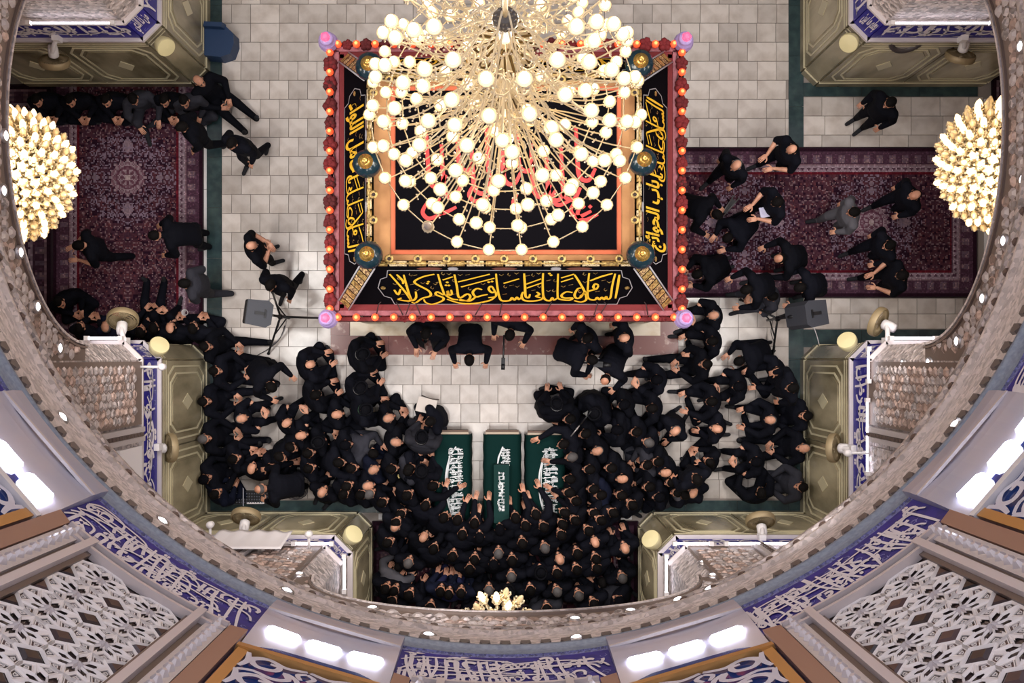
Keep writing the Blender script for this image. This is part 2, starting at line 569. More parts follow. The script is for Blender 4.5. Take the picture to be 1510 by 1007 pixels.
# ------------------------------------------------------------------ carpets
def carpet(name, label, x0, x1, y0, y1, axis, med, step, res=0.022, seed=1, dark=1.0, ends=(True, True)):
    """woven carpet with border stripes, a flowered field and round medallions"""
    Wd, Ht = x1 - x0, y1 - y0
    nx, ny = int(Wd / res), int(Ht / res)
    X, Y = np.meshgrid(x0 + (np.arange(nx) + .5) * Wd / nx, y0 + (np.arange(ny) + .5) * Ht / ny)
    if axis == 'x': A, B = X, Y - (y0 + y1) / 2; half = Ht / 2; e0, e1 = X - x0, x1 - X
    else: A, B = Y, X - (x0 + x1) / 2; half = Wd / 2; e0, e1 = Y - y0, y1 - Y
    d = half - np.abs(B)
    if ends[0]: d = np.minimum(d, e0)
    if ends[1]: d = np.minimum(d, e1)
    g = np.random.default_rng(seed)
    a = (A - med + step / 2) % step - step / 2
    R = np.sqrt(a * a + B * B); th = np.arctan2(B, a)
    def hsh(p, q): return np.abs(np.sin(p * 127.1 + q * 311.7) * 43758.5453) % 1
    q1 = hsh(np.floor(np.abs(a) / 0.044), np.floor(np.abs(B) / 0.044))
    q2 = hsh(np.floor(np.abs(a) / 0.022) + 9, np.floor(np.abs(B) / 0.022) + 5)
    vine = np.sin(a * 14 + 2.2 * np.sin(np.abs(B) * 9)) * np.sin(np.abs(B) * 15 + 2 * np.sin(a * 8))
    C = np.zeros((ny, nx, 3))
    base = np.array([78, 48, 58.]); lite = np.array([150, 120, 126.]); deep = np.array([48, 28, 42.]); navy = np.array([58, 46, 66.])
    C[:] = base
    C[vine > .35] = base * .75 + navy * .25
    C[vine < -.55] = np.array([86, 50, 58.])
    C[(q1 > .72)] = deep
    fl_ = (q2 > .80) & (np.abs(vine) > .12)
    C[fl_] = lite * .85
    C[(q2 > .72) & (q2 < .77)] = np.array([112, 66, 68.])
    # medallion, pendants
    rr = .33 + .03 * np.cos(16 * th)
    C[R < rr] = np.array([150, 128, 136.])
    C[(R < rr) & (R > rr - .03)] = deep * 1.2
    C[(R < .30) & (q2 > .6)] = np.array([116, 84, 96.])
    C[(R < .2) & (R > .17)] = np.array([96, 60, 74.])
    C[(R < .13) & (np.cos(8 * th) > 0)] = np.array([100, 66, 78.])
    C[R < .05] = np.array([170, 150, 150.])
    pend = (np.abs(np.abs(a) - .56) / .16 + np.abs(B) / .10) < 1
    C[pend] = np.array([140, 118, 128.])
    pend = (np.abs(np.abs(B) - .60) / .14 + np.abs(a) / .16) < 1
    C[pend & (q2 > .3)] = np.array([128, 108, 118.])
    halo = (R > rr) & (R < .82 + .05 * np.cos(8 * th)) & (q2 > .66)
    C[halo] = np.array([128, 110, 126.])
    # borders
    along = np.where(np.abs(half - np.abs(B) - d) < 1e-6, A, B)
    b1 = (d < .46)
    C[b1] = np.array([78, 54, 68.])
    mot = (np.abs((along / .22) % 1 - .5) < .22) & (d > .13) & (d < .27)
    C[mot] = np.array([104, 84, 98.]); C[mot & (q2 > .6)] = lite * .8
    C[(d > .10) & (d < .12)] = np.array([124, 98, 106.]); C[(d > .28) & (d < .30)] = np.array([124, 98, 106.])
    wv = (d > .31) & (d < .41)
    C[wv] = np.array([142, 122, 132.])
    C[wv & (np.sin(along * 60) + np.sin(d * 90) > .6)] = np.array([80, 54, 68.])
    C[(d > .43) & (d < .46)] = np.array([92, 30, 40.])
    C[b1 & (q2 > .86)] *= 1.25
    C[d < .07] = np.array([48, 28, 40.])
    C *= (0.9 + .2 * g.random((ny, nx, 1))) * dark
    C = np.clip(C / 255, 0, 1) ** 2.2
    vx, vy = np.meshgrid(np.linspace(x0, x1, nx + 1), np.linspace(y0, y1, ny + 1))
    V = np.stack([vx.ravel(), vy.ravel(), np.full(vx.size, .012)], 1)
    i = (np.arange(ny)[:, None] * (nx + 1) + np.arange(nx)[None, :]).ravel()
    F = np.stack([i, i + 1, i + nx + 2, i + nx + 1], 1)
    me = bpy.data.meshes.new(name)
    me.vertices.add(len(V)); me.vertices.foreach_set('co', V.ravel())
    me.loops.add(F.size); me.loops.foreach_set('vertex_index', F.ravel())
    me.polygons.add(len(F)); me.polygons.foreach_set('loop_start', np.arange(len(F)) * 4)
    at = me.color_attributes.new('weave', 'FLOAT_COLOR', 'CORNER')
    cc = np.ones((len(F), 4, 4)); cc[:, :, :3] = C.reshape(-1, 1, 3)
    at.data.foreach_set('color', cc.ravel())
    me.update(calc_edges=True)
    if 'carpet_weave' not in MATS:
        mm = mat('carpet_weave', (255, 255, 255), 0.95, spec=0.1)
        a_ = mm.node_tree.nodes.new('ShaderNodeVertexColor'); a_.layer_name = 'weave'
        mm.node_tree.links.new(a_.outputs[0], mm.node_tree.nodes['Principled BSDF'].inputs['Base Color'])
    me.materials.append(MATS['carpet_weave'])
    root = thing(name, label, 'carpet')
    link('pile', me, root)
    e = MB()
    for (ax, ay, bx, by) in ((x0, y0, x1, y0), (x1, y0, x1, y1), (x1, y1, x0, y1), (x0, y1, x0, y0)):
        e.tube([(ax, ay, .008), (bx, by, .008)], .012, 6)
    e.build('edging', mat('carpet_edge', (44, 26, 36), 0.95), root)
    return root


carpet('carpet', 'maroon patterned carpet with grey medallions on the right of the shrine', 3.05, (1440 - NX) / 85, (528 - 438) / 85, (528 - 218) / 85, 'x', (1285 - NX) / 85, 187 / 85, ends=(False, True))
carpet('carpet', 'maroon patterned carpet with one grey medallion in the left alcove', (78 - NX) / 85, (299.5 - NX) / 85, .2, 4.74, 'y', (528 - 262) / 85, 5.0, seed=5, ends=(False, False))
carpet('carpet', 'dark purple carpet strip at the far left behind the hanging chandelier', -9.0, (76 - NX) / 85, .2, 4.74, 'y', 0.5, 2.3, .04, 8, .8)
carpet('carpet', 'dark purple carpet strip at the upper right behind the stone pier', (1462 - NX) / 85, 9.1, .2, 4.9, 'y', 1.5, 2.3, .04, 9, .8)
carpet('carpet', 'dark carpet under the packed crowd in the bottom alcove', -2.3, 2.3, -6.8, -2.83, 'y', -4.8, 2.3, .035, 11, .8)

# ------------------------------------------------------------------ the four piers of the hall
ZD, ZB, ZT = 2.62, 3.36, 7.9     # top of the stone dado, of the tile band, of the wall
NAMES = {(-1, 1): 'northwest', (1, 1): 'northeast', (-1, -1): 'southwest', (1, -1): 'southeast'}
CH = 0.22


def octo(a, b, v0, v1, c):
    return [(a + c * .55, v0), (b - c * .55, v0), (b, v0 + c), (b, v1 - c), (b - c * .55, v1), (a + c * .55, v1), (a, v1 - c), (a, v0 + c)]


def dado_face(wall, fn, L, small=False):
    """stone slabs with inlaid frames on one face of the dado"""
    n = max(1, round(L / 1.3)); w = L / n
    for i in range(n):
        a, b = i * w + .012, (i + 1) * w - .012
        m = MB(); m.prism([(a, .22), (b, .22), (b, 2.34), (a, 2.34)], fn, 0.0, 0.03, 0)
        m.build('stone_slab', M_DADO, wall)
        if small: continue
        m = MB()
        a, b = a + .07, b - .07
        for d in (0.0, 0.11):
            m.ringprism(octo(a + d, b - d, .36 + d, 2.22 - d, .26), octo(a + d + .028, b - d - .028, .388 + d, 2.192 - d, .255), fn, .03, .042, 0)
        m.build('inlay_frame', M_INLAY, wall)
        m = MB(); m.prism(octo(a + .18, b - .18, .56, 2.02, .22), fn, .03, .045, 0)
        m.build('stone_panel', M_DADO, wall)
        m = MB(); c = (a + b) / 2
        m.prism([(c - .13, 1.3), (c, 1.04), (c + .13, 1.3), (c, 1.56)], fn, .045, .055, 0)
        m.build('diamond_inlay', M_INLAY, wall)
    m = MB()
    for v0, v1 in ((0.0, .2), (2.36, 2.6)):
        m.prism([(0, v0), (L, v0), (L, v1), (0, v1)], fn, 0.0, .045, 0)
    m.build('stone_course', M_DADO, wall)
    m = MB()
    for v in (.2, 2.34, 2.44):
        m.prism([(0, v), (L, v), (L, v + .022), (0, v + .022)], fn, .0, .05, 0)
    m.build('inlay_line', M_INLAY, wall)


def tile_band(wall, fn, L, seed, text=True, mirror=True):
    m = MB(); m.prism([(0, ZD + .06), (L, ZD + .06), (L, ZB), (0, ZB)], fn, 0.0, .02, 0)
    b = m.build('tile_band', M_BLUE, wall)
    if text:
        m = MB(); r = random.Random(seed)
        for i in range(int(L / .11)):
            u = r.uniform(.04, L - .12); v = r.uniform(ZD + .1, ZB - .1); a0 = r.uniform(0, 6.28)
            m.ribbon([(u + .05 * math.cos(a0 + t * .9) * (1 - t * .14), v + .05 * math.sin(a0 + t * .9) * (1 - t * .14)) for t in range(6)], .009, fn, .023, 1)
        calligraphy(m, .03, L - .03, ZD + .1, ZB - .04, fn, .026, seed, 0, .036, 1, mirror)
        tag(m.build('lettering', [M_SCRIPT, M_SCROLL], b), 'white script')


def facets(m, fn, u0, u1, v0, v1, s, h, mats=2, seed=1):
    """field of small raised mirror pyramids"""
    r = random.Random(seed)
    nu, nv = max(1, int((u1 - u0) / s)), max(1, int((v1 - v0) / (s * 1.5)))
    a, b = (u1 - u0) / nu, (v1 - v0) / nv
    for i in range(nu):
        for j in range(nv + 1):
            cu, cv = u0 + (i + .5) * a, v0 + (j + (.5 if i % 2 else 0)) * b
            if not v0 + .03 < cv < v1 - .03: continue
            hx = [(cu - a * .62, cv), (cu - a * .3, cv - b * .47), (cu + a * .3, cv - b * .47), (cu + a * .62, cv), (cu + a * .3, cv + b * .47), (cu - a * .3, cv + b * .47)]
            m.prism(hx, fn, h, h + r.uniform(.012, .025), r.randrange(mats), .4)


def lattice(m, fn, u0, u1, v0, v1, s, w, h, mi=0):
    n = int((u1 - u0 + v1 - v0) / s) + 1
    for k in range(-n, n):
        for sg in (1, -1):
            # lines u = c + sg * (v - v0) * .6
            c = u0 + k * s
            pts = []
            for vv in (v0, v1):
                pts.append((c + sg * (vv - v0) * .55, vv))
            (ua, va), (ub, vb) = pts
            t0, t1 = 0.0, 1.0
            du = ub - ua
            lo, hi = ((u0 - ua) / du, (u1 - ua) / du) if du > 0 else ((u1 - ua) / du, (u0 - ua) / du)
            t0, t1 = max(t0, lo), min(t1, hi)
            if t1 - t0 > 0.02:
                m.bar((ua + du * t0, va + (vb - va) * t0), (ua + du * t1, va + (vb - va) * t1), w, fn, h, h + .03, mi)


def upper_face(wall, fn, L, flip, cloth, seed):
    """mirror-work above the tile band: pilaster next to the arch, fluted moulding, latticed niche"""
    f = (lambda u, v, h: fn(L - u, v, h)) if flip else fn
    m = MB()
    m.prism([(0.02, ZB + .05), (.9, ZB + .05), (.9, 7.6), (.02, 7.6)], f, 0, .05, 0)
    m.build('pilaster', M_NET, wall)
    m = MB(); facets(m, f, .08, .86, ZB + .25, 7.4, .105, .05, 2, seed)
    tag(m.build('mirror_facets', [M_MOS, M_MOSW], wall), kind='stuff')
    m = MB()
    for u in (.93, 1.06):
        m.prism([(u, ZB + .05), (u + .07, ZB + .05), (u + .07, 7.5), (u, 7.5)], f, 0, .10, 0)
    for i in range(34):
        v = ZB + .15 + i * .12
        m.prism([(1.005, v), (1.055, v), (1.055, v + .07), (1.005, v + .07)], f, 0, .12, 1)
    m.build('fluted_moulding', [M_SILVER, M_DARKM], wall)
    # niche
    n0, n1 = 1.22, L - .06
    m = MB()
    out = octo(n0, n1, 4.30, 6.1, .25); inn = octo(n0 + .07, n1 - .07, 4.37, 6.03, .24)
    m.ringprism(out, inn, f, 0, .09, 0)
    m.build('niche_frame', M_SILVER, wall)
    m = MB(); m.prism(inn, f, 0.0, .01, 0)
    m.build('niche_ground', M_LATTD, wall)
    m = MB(); lattice(m, f, n0 + .09, n1 - .09, 4.40, 6.0, .125, .034, .012)
    m.build('lattice', M_LATT, wall)
    m = MB()
    for i in range(int((n1 - n0) / .11)):
        m.prism([(n0 + i * .11, 6.2), (n0 + i * .11 + .07, 6.2), (n0 + i * .11 + .07, 6.42), (n0 + i * .11, 6.42)], f, 0, .07, 0, .3)
    m.build('dentil_row', M_SILVER, wall)
    m = MB(); m.prism([(n0 - .02, ZB + .05), (n1, ZB + .05), (n1, 4.24), (n0 - .02, 4.24)], f, 0, .05, 0)
    if cloth:
        m.build('white_panel', M_CLOTHW, wall)
    else:
        m.build('mirror_apron', M_MOS, wall)
        m = MB(); facets(m, f, n0, n1 - .03, ZB + .1, 4.2, .1, .05, 2, seed + 9)
        tag(m.build('mirror_facets', [M_MOS, M_SILVER], wall), kind='stuff')


hall_faces = {}
for (sx, sy), nm in NAMES.items():
    B1 = Vector((sx * (HALF + CH), AY + sy * ARM, 0)); B2 = Vector((sx * HALF, AY + sy * (ARM + CH), 0))
    Cc = Vector((sx * HALF, AY + sy * HALF, 0))
    D1 = Vector((sx * (ARMS + CH), AY + sy * HALF, 0)); D2 = Vector((sx * ARMS, AY + sy * (HALF + CH), 0))
    A1 = Vector((sx * 8.25, AY + sy * ARM, 0)); A0 = Vector((sx * 8.7, AY + sy * (ARM + .4), 0)); A00 = Vector((sx * 8.7, AY + sy * 4.5, 0))
    E = Vector((sx * ARMS, AY + sy * 9.2, 0))
    chain = [A00, A0, A1, B1, B2, Cc, D1, D2, E]
    sd_x, sd_y = ('east' if sx > 0 else 'west'), ('north' if sy > 0 else 'south')
    halves = {}
    for key, rng in ((sd_x + '_' + sd_y, range(0, 5)), (sd_y + '_' + sd_x, range(5, 8))):
        m = MB()
        for i in rng:
            p, q = chain[i], chain[i + 1]
            top = ZT if i in (4, 5) else 5.3
            for z0, z1, k in ((0, ZD, 0), (ZD, top, 1)):
                m.poly([p + Vector((0, 0, z0)), q + Vector((0, 0, z0)), q + Vector((0, 0, z1)), p + Vector((0, 0, z1))], k)
        w_ = tag(m.build('wall_' + key, [M_DADOB, M_MOS]), kind='structure')
        for i in rng: halves[i] = w_
    for i in range(len(chain) - 1):
        p, q = chain[i], chain[i + 1]
        d = (q - p); L = d.length; d = d / L
        nrm = Vector((-sx, 0, 0)) if i in (4, 7) else Vector((0, -sy, 0)) if i in (2, 5) else Vector((-sx, -sy, 0)).normalized()
        if i == 0: nrm = Vector((sx, 0, 0))
        if i == 0: continue
        if i == 1: nrm = Vector((sx * .66, -sy * .75, 0)).normalized()
        vis = not (sy > 0 and i in (5, 6, 7))
        wall = halves[i]
        fn = plane_map(p, d, nrm)
        if not vis: continue
        dado_face(wall, fn, L, small=i in (1, 3, 6))
        if i == 7: continue
        tile_band(wall, fn, L, i + (3 if sx > 0 else 0) + (5 if sy > 0 else 0), text=i != 1, mirror=d.dot(Vector((0, 0, 1)).cross(nrm)) < 0)
        if i in (4, 5) and sy < 0:
            upper_face(wall, fn, L, i == 5, cloth=(sx < 0), seed=i * 3 + sx)
        hall_faces[(nm, i)] = (fn, L)
    # ledge between stone and tile
    for rng in (range(1, 5), range(5, 8)):
        if sy > 0 and rng[0] == 5: continue
        m = MB()
        for ii in rng:
            p, q = chain[ii], chain[ii + 1]; d = (q - p).normalized()
            nrm = Vector((-sx, 0, 0)) if ii in (4, 7) else Vector((0, -sy, 0)) if ii in (2, 5) else Vector((-sx, -sy, 0)).normalized()
            if ii == 1: nrm = Vector((sx * .66, -sy * .75, 0)).normalized()
            fn = plane_map(p, d, nrm)
            m.prism([(-.03, ZD), ((q - p).length + .03, ZD), ((q - p).length + .03, ZD + .05), (-.03, ZD + .05)], fn, 0, .075, 0)
            if ii != 7: m.prism([(-.02, ZB), ((q - p).length + .02, ZB), ((q - p).length + .02, ZB + .04), (-.02, ZB + .04)], fn, 0, .06, 0)
        m.build('ledge', M_LEDGE, halves[rng[0]])

# ------------------------------------------------------------------ arches over the four arms
ZS = 5.25


def arch(name, side, rise, half, vis=True):
    """spandrel, moulded edge and barrel vault of one arm"""
    o = Vector((side[0] * HALF, AY + side[1] * HALF, 0))
    du = Vector((-side[1], side[0], 0)); nrm = Vector((-side[0], -side[1], 0))
    fn = plane_map(o, du, nrm)
    n = 40
    a = half + CH
    us = [-a] + [half * math.sin(PI / 2 * (2 * i / n - 1)) for i in range(n + 1)] + [a]
    def za(u):
        return ZS + (rise * math.sqrt(max(0, 1 - (u / half) ** 2)) if abs(u) < half else 0)
    m = MB()
    for i in range(len(us) - 1):
        u0, u1 = us[i], us[i + 1]
        zs0, zs1 = (za(u0), za(u1))
        m.poly([fn(u0, zs0, 0), fn(u1, zs1, 0), fn(u1, ZT, 0), fn(u0, ZT, 0)], 0)
    wall = tag(m.build(name, M_NET), kind='structure')
    if vis:
        m = MB(); k = 0
        r = random.Random(4)
        for u in np.arange(-2.35, 2.4, .115):
            for v in np.arange(ZS + .1, ZT - .06, .15):
                uu = u + (.0575 if int(round((v - ZS) / .15)) % 2 else 0)
                if v < za(uu) + .13 or (abs(uu) > half - .05 and v < ZS + .1): continue
                hx = [(uu - .07, v), (uu - .035, v - .07), (uu + .035, v - .07), (uu + .07, v), (uu + .035, v + .07), (uu - .035, v + .07)]
                m.prism(hx, fn, 0, r.uniform(.012, .03), r.randrange(3), .5)
        tag(m.build('mirror_facets', [M_MOSW, M_MOS, M_SILVER], wall), kind='stuff')
    m = MB()
    for off, w, hh, mi in ((0.0, .03, .04, 0), (.045, .025, .03, 1)):
        prev = None
        for i in range(n + 1):
            t = PI * (i / n)
            def pt(k):
                return (-(half + k) * math.cos(t), ZS + (rise + k) * math.sin(t))
            cur = (pt(off), pt(off + w))
            if prev:
                m.prism([prev[0], cur[0], cur[1], prev[1]], fn, 0, hh, mi)
            prev = cur
    m.build('arch_moulding', [M_BELT, M_NET], wall)
    # vault over the arm
    m = MB()
    for i in range(n):
        t0, t1 = PI * i / n, PI * (i + 1) / n
        p = [(-half * math.cos(t), ZS + rise * math.sin(t)) for t in (t0, t1)]
        m.poly([fn(p[0][0], p[0][1], 0), fn(p[1][0], p[1][1], 0), fn(p[1][0], p[1][1], -4.0), fn(p[0][0], p[0][1], -4.0)], 0)
    m.build('vault', M_MOS, wall)
    return fn, za


arch('wall_west', (-1, 0), 2.05, ARM)
arch('wall_east', (1, 0), 2.05, ARM)
arch('wall_south', (0, -1), 1.85, ARMS)
arch('wall_north', (0, 1), 1.85, ARMS, False)

# far ends of the arms
for nm, p, q in (('west_end', (-9.1, -1, 0), (-9.1, 6, 0)), ('east_end', (9.1, -1, 0), (9.1, 6, 0)), ('south_end', (-3, -6.95, 0), (3, -6.95, 0)), ('north_end', (-3, 11.9, 0), (3, 11.9, 0))):
    p, q = Vector(p), Vector(q); up = Vector((0, 0, 1))
    m = MB()
    m.poly([p, q, q + up * ZD, p + up * ZD], 0); m.poly([p + up * ZD, q + up * ZD, q + up * 7.6, p + up * 7.6], 1)
    tag(m.build('wall_' + nm, [M_DADOB, M_MOS]), kind='structure')

# pendentives between the square hall and the ring
m = MB(); n = 96
for i in range(n):
    q = []
    for k in (i, i + 1):
        t = 2 * PI * k / n
        c, s_ = math.cos(t), math.sin(t)
        mx = max(abs(c), abs(s_)); R = HALF / mx
        q.append((Vector((5.14 * c, AY + 5.14 * s_, 7.87)), Vector((R * c, AY + R * s_, 7.9 - 1.6 * (R / HALF - 1) / .414))))
    m.poly([q[0][0], q[1][0], q[1][1], q[0][1]], 0)
tag(m.build('ceiling', M_MOS), kind='structure')

# ------------------------------------------------------------------ ring of the dome
m = MB()
m.lathe([(5.14, 7.84), (5.09, 7.86), (5.085, 7.93), (5.11, 7.95)], 96, 2, (0, AY, 0))
m.lathe([(5.11, 7.95), (5.10, 8.0), (5.09, 8.12)], 96, 2, (0, AY, 0))
m.lathe([(5.09, 8.12), (5.05, 8.14), (5.05, 8.2), (5.08, 8.22), (5.02, 8.6), (4.97, 8.95), (4.95, 9.2)], 96, 0, (0, AY, 0))
ring = tag(m.build('trim_1', [M_BELT, M_SILVER, M_MOS, M_DARKM]), kind='structure')
m = MB()
for i in range(210):
    t = 2 * PI * i / 210
    f = cyl_map(t, 5.10)
    m.prism([(-.05, 8.03), (0, 7.97), (.05, 8.03), (0, 8.1)], f, 0, .035, i % 2, .3)
tag(m.build('chain_moulding', [M_SILVER, M_DARKM], ring), kind='stuff')
md = MB(); f = cyl_map(0, 4.955)
md.prism([(-.055, 8.96), (.055, 8.96), (.055, 9.06), (.0, 9.14), (-.055, 9.06)], f, -.02, .03, 0, .25)
dme = md.mesh('dentil_niche', M_DENT)
for i in range(176):
    o = link('dentil_niche', dme, ring)
    t = 2 * PI * i / 176
    o.matrix_local = Matrix.Translation((0, AY, 0)) @ Matrix.Rotation(t, 4, 'Z') @ Matrix.Translation((0, -AY, 0))
m = MB()
m.lathe([(4.95, 9.17), (4.90, 9.19), (4.90, 9.24), (4.915, 9.26), (4.915, 9.47), (4.90, 9.49)], 128, 0, (0, AY, 0))
m.lathe([(4.90, 9.49), (4.915, 9.495), (4.92, 9.54)], 128, 1, (0, AY, 0))
tag(m.build('trim_2', [M_CORN, M_BLUEFINE]), kind='structure')
m = MB()
m.lathe([(4.94, 9.5), (4.94, 14.2)], 128, 0, (0, AY, 0))
drum = tag(m.build('wall_drum', M_MIRRORD), kind='structure')

RD = 4.93
BAY = 2 * PI / 11
BW = .56
for k in range(11):
    th = -PI / 2 + BAY / 2 + k * BAY
    f = cyl_map(th, RD)
    near = math.sin(th) < 0.1
    win = empty('window_%d' % (k + 1)); win['kind'] = 'structure'
    m = MB()
    prof = [(0.0, 9.40), (.085, 9.42), (.10, 9.6), (.09, 9.9), (.06, 10.2), (.02, 10.5), (-.01, 10.64)]
    N = 8
    for i in range(len(prof) - 1):
        for j in range(N):
            u0, u1 = -BW + 2 * BW * j / N, -BW + 2 * BW * (j + 1) / N
            m.poly([f(u0, prof[i][1], prof[i][0]), f(u1, prof[i][1], prof[i][0]), f(u1, prof[i + 1][1], prof[i + 1][0]), f(u0, prof[i + 1][1], prof[i + 1][0])])
    for u in (-BW, BW):
        m.poly([f(u, v, h) for h, v in prof])
    m.build('light_sill', M_SHEET, win)
    for c in (-.33, 0, .33):
        m = MB()
        a, b = c - .135, c + .135
        v0 = 10.08 if abs(math.cos(th)) < .5 else 10.26; v1 = v0 + .15
        m.prism(octo(a, b, v0, v1, .05), f, .0, .085, 0, .02)
        m.build('flood_lamp', M_FLOOD, win)
    m = MB(); m.prism([(-BW, 9.74), (BW, 9.74), (BW, 9.77), (-BW, 9.77)], f, .08, .105, 0)
    m.build('sheet_fold', M_SILVER, win)
    for sg in (-1, 1):
        m = MB()
        a, b = sorted((sg * (BW + .01), sg * (BW + .14)))
        m.prism([(a, 10.34), (b, 10.40), (b, 14.2), (a, 14.2)] if sg > 0 else [(a, 10.40), (b, 10.34), (b, 14.2), (a, 14.2)], f, -.02, .07, 0)
        m.build('jamb', M_WOODJ, win)
        m = MB()
        a, b = sorted((sg * (BW - .02), sg * (BW - .10)))
        m.prism([(a, 10.66), (b, 10.66), (b, 14.2), (a, 14.2)], f, -.02, .06, 0)
        m.build('frame_post', M_GOLDW, win)
    m = MB(); m.prism([(-BW, 10.64), (BW, 10.64), (BW, 10.71), (-BW, 10.71)], f, -.02, .07, 0)
    m.build('frame_rail', M_GOLDW if k % 10 == 0 else M_PLASTIC, win)
    if near:
        m = MB()
        for sg in (-1, 1):
            for j in range(5):
                v = 10.74 + j * .36
                X_ = lambda pts: smooth_pts([(sg * u, v + q) for u, q in pts], 4)
                m.ribbon(X_([(.01, 0), (.16, .05), (.30, .0), (.40, .10), (.34, .20), (.22, .17), (.20, .08), (.27, .07)]), .055, f, .06)
                m.ribbon(X_([(.01, .36), (.05, .22), (.14, .16), (.10, .26), (.20, .33), (.34, .30), (.44, .36)]), .05, f, .061)
                m.ribbon(X_([(.45, .0), (.42, .16), (.45, .30)]), .045, f, .062)
                m.ribbon(X_([(.0, .06), (.06, .12), (.02, .2)]), .04, f, .063)
        m.build('scroll_lattice', M_WFRAME, win)
    m = MB(); m.prism([(-BW, 10.4), (BW, 10.4), (BW, 14.2), (-BW, 14.2)], f, .0, .012, 0)
    m.build('pane', M_PANE, win)
    # blue band and mirror panel between this window and the next
    tb = th + BAY / 2
    g = cyl_map(tb, RD)
    near = math.sin(tb) < 0.25
    HB = BAY * RD / 2 - BW - .0
    m = MB(); N = 12
    for i in range(N):
        u0, u1 = -HB + 2 * HB * i / N, -HB + 2 * HB * (i + 1) / N
        m.poly([g(u0, 9.53, .012), g(u1, 9.53, .012), g(u1, 10.31, .012), g(u0, 10.31, .012)])
    band = m.build('tile_band', M_BLUE, drum)
    if near:
        m = MB(); r = random.Random(k)
        for i in range(60):
            u = r.uniform(-HB + .06, HB - .06); v = r.uniform(9.66, 10.15); a0 = r.uniform(0, 6.28)
            m.ribbon([(u + .045 * math.cos(a0 + t * .9) * (1 - t * .14), v + .045 * math.sin(a0 + t * .9) * (1 - t * .14)) for t in range(6)], .008, g, .016, 1)
        calligraphy(m, -HB + .02, HB - .02, 9.55, 10.29, g, .02, k * 2 + 1, 0, .026, 2)
        tag(m.build('lettering', [M_SCRIPT, M_SCROLL], band), 'white script')
    HP = HB - .15
    m = MB()
    N = 12
    def hstrip(v0, v1, h, mi, u0=-HP, u1=HP):
        for i in range(N):
            a, b = u0 + (u1 - u0) * i / N, u0 + (u1 - u0) * (i + 1) / N
            m.prism([(a, v0), (b, v0), (b, v1), (a, v1)], g, 0, h, mi)
    hstrip(10.31, 10.40, .05, 0); hstrip(10.40, 10.435, .09, 1); hstrip(10.435, 10.50, .04, 2); hstrip(10.50, 10.54, .075, 1)
    for sg in (-1, 1):
        for a, b, h, mi in ((HP, HP - .14, .06, 0), (HP - .14, HP - .19, .03, 2), (HP - .19, HP - .25, .10, 1), (HP - .25, HP - .29, .04, 2)):
            a, b = sorted((sg * a, sg * b))
            m.prism([(a, 10.4), (b, 10.4), (b, 14.2), (a, 14.2)], g, 0, h, mi)
    r = random.Random(k + 50)
    if near:
        for sg in (-1, 1):
            for j in range(24):
                v = 10.4 + j * .115
                c = sg * (HP - .07)
                m.prism([(c - .045, v), (c, v - .045), (c + .045, v), (c + .02, v + .06), (c - .02, v + .06)], g, .06, .10, 1, .6)
    m.build('panel_moulding', [M_SILVER, M_LEDGE, M_DARKM], drum)
    if not near: continue
    U, V0 = HP - .29, 10.54
    bars = MB()
    a = U / 2
    t8 = math.tan(PI / 8)
    rows = 7
    for ci in range(2):
        for ri in range(rows):
            cx, cy = -U + a * (2 * ci + 1), V0 + a * (2 * ri + 1)
            ov = [(cx + a * math.cos(PI / 8 + i * PI / 4) / math.cos(PI / 8), cy + a * math.sin(PI / 8 + i * PI / 4) / math.cos(PI / 8)) for i in range(8)]
            tips = [(cx + a * math.cos(i * PI / 4), cy + a * math.sin(i * PI / 4)) for i in range(8)]
            inn = [(cx + a * .50 * math.cos(PI / 8 + i * PI / 4), cy + a * .50 * math.sin(PI / 8 + i * PI / 4)) for i in range(8)]
            for i in range(8):
                j = (i + 1) % 8
                bars.bar(tips[i], inn[i], .024, g, 0.004, .018); bars.bar(inn[i], tips[j], .024, g, 0.004, .018)
                bars.bar(ov[i - 1], ov[i], .03, g, 0.004, .02)
                q = [tips[i], ov[i], tips[j], inn[i]]
                c0 = (sum(p[0] for p in q) / 4, sum(p[1] for p in q) / 4)
                q2 = [(c0[0] + (p[0] - c0[0]) * .70, c0[1] + (p[1] - c0[1]) * .70) for p in q]
                q3 = [(c0[0] + (p[0] - c0[0]) * .60, c0[1] + (p[1] - c0[1]) * .60) for p in q]
                q4 = [(c0[0] + (p[0] - c0[0]) * .28, c0[1] + (p[1] - c0[1]) * .28) for p in q]
                mm = MB(); mm.ringprism(q2, q3, g, .0, .012, 0); mm.prism(q3, g, -.005, .004, 1); mm.ringprism(q4, [(c0[0] + (p[0] - c0[0]) * .19, c0[1] + (p[1] - c0[1]) * .19) for p in q], g, .0, .010, 0)
                mm.build('mirror_piece', [M_BARS, M_MIRROR], drum)
                # finer bars radiating inside the star
                c1 = (cx + (inn[i][0] - cx) * .35, cy + (inn[i][1] - cy) * .35)
                bars.bar(c1, inn[i], .016, g, 0.002, .014)
                c3 = (cx + (tips[i][0] - cx) * .62, cy + (tips[i][1] - cy) * .62)
                bars.bar(c3, tips[i], .016, g, 0.002, .014)
                c2 = [(c0[0] + (p[0] - c0[0]) * .5, c0[1] + (p[1] - c0[1]) * .5) for p in q]
            star = []
            for i in range(8):
                star += [(cx + (tips[i][0] - cx) * .34, cy + (tips[i][1] - cy) * .34), (cx + (inn[i][0] - cx) * .34, cy + (inn[i][1] - cy) * .34)]
            mm = MB(); mm.prism(star, g, .0, .028, 0, .92)
            mm.build('star_boss', M_SILVER, drum)
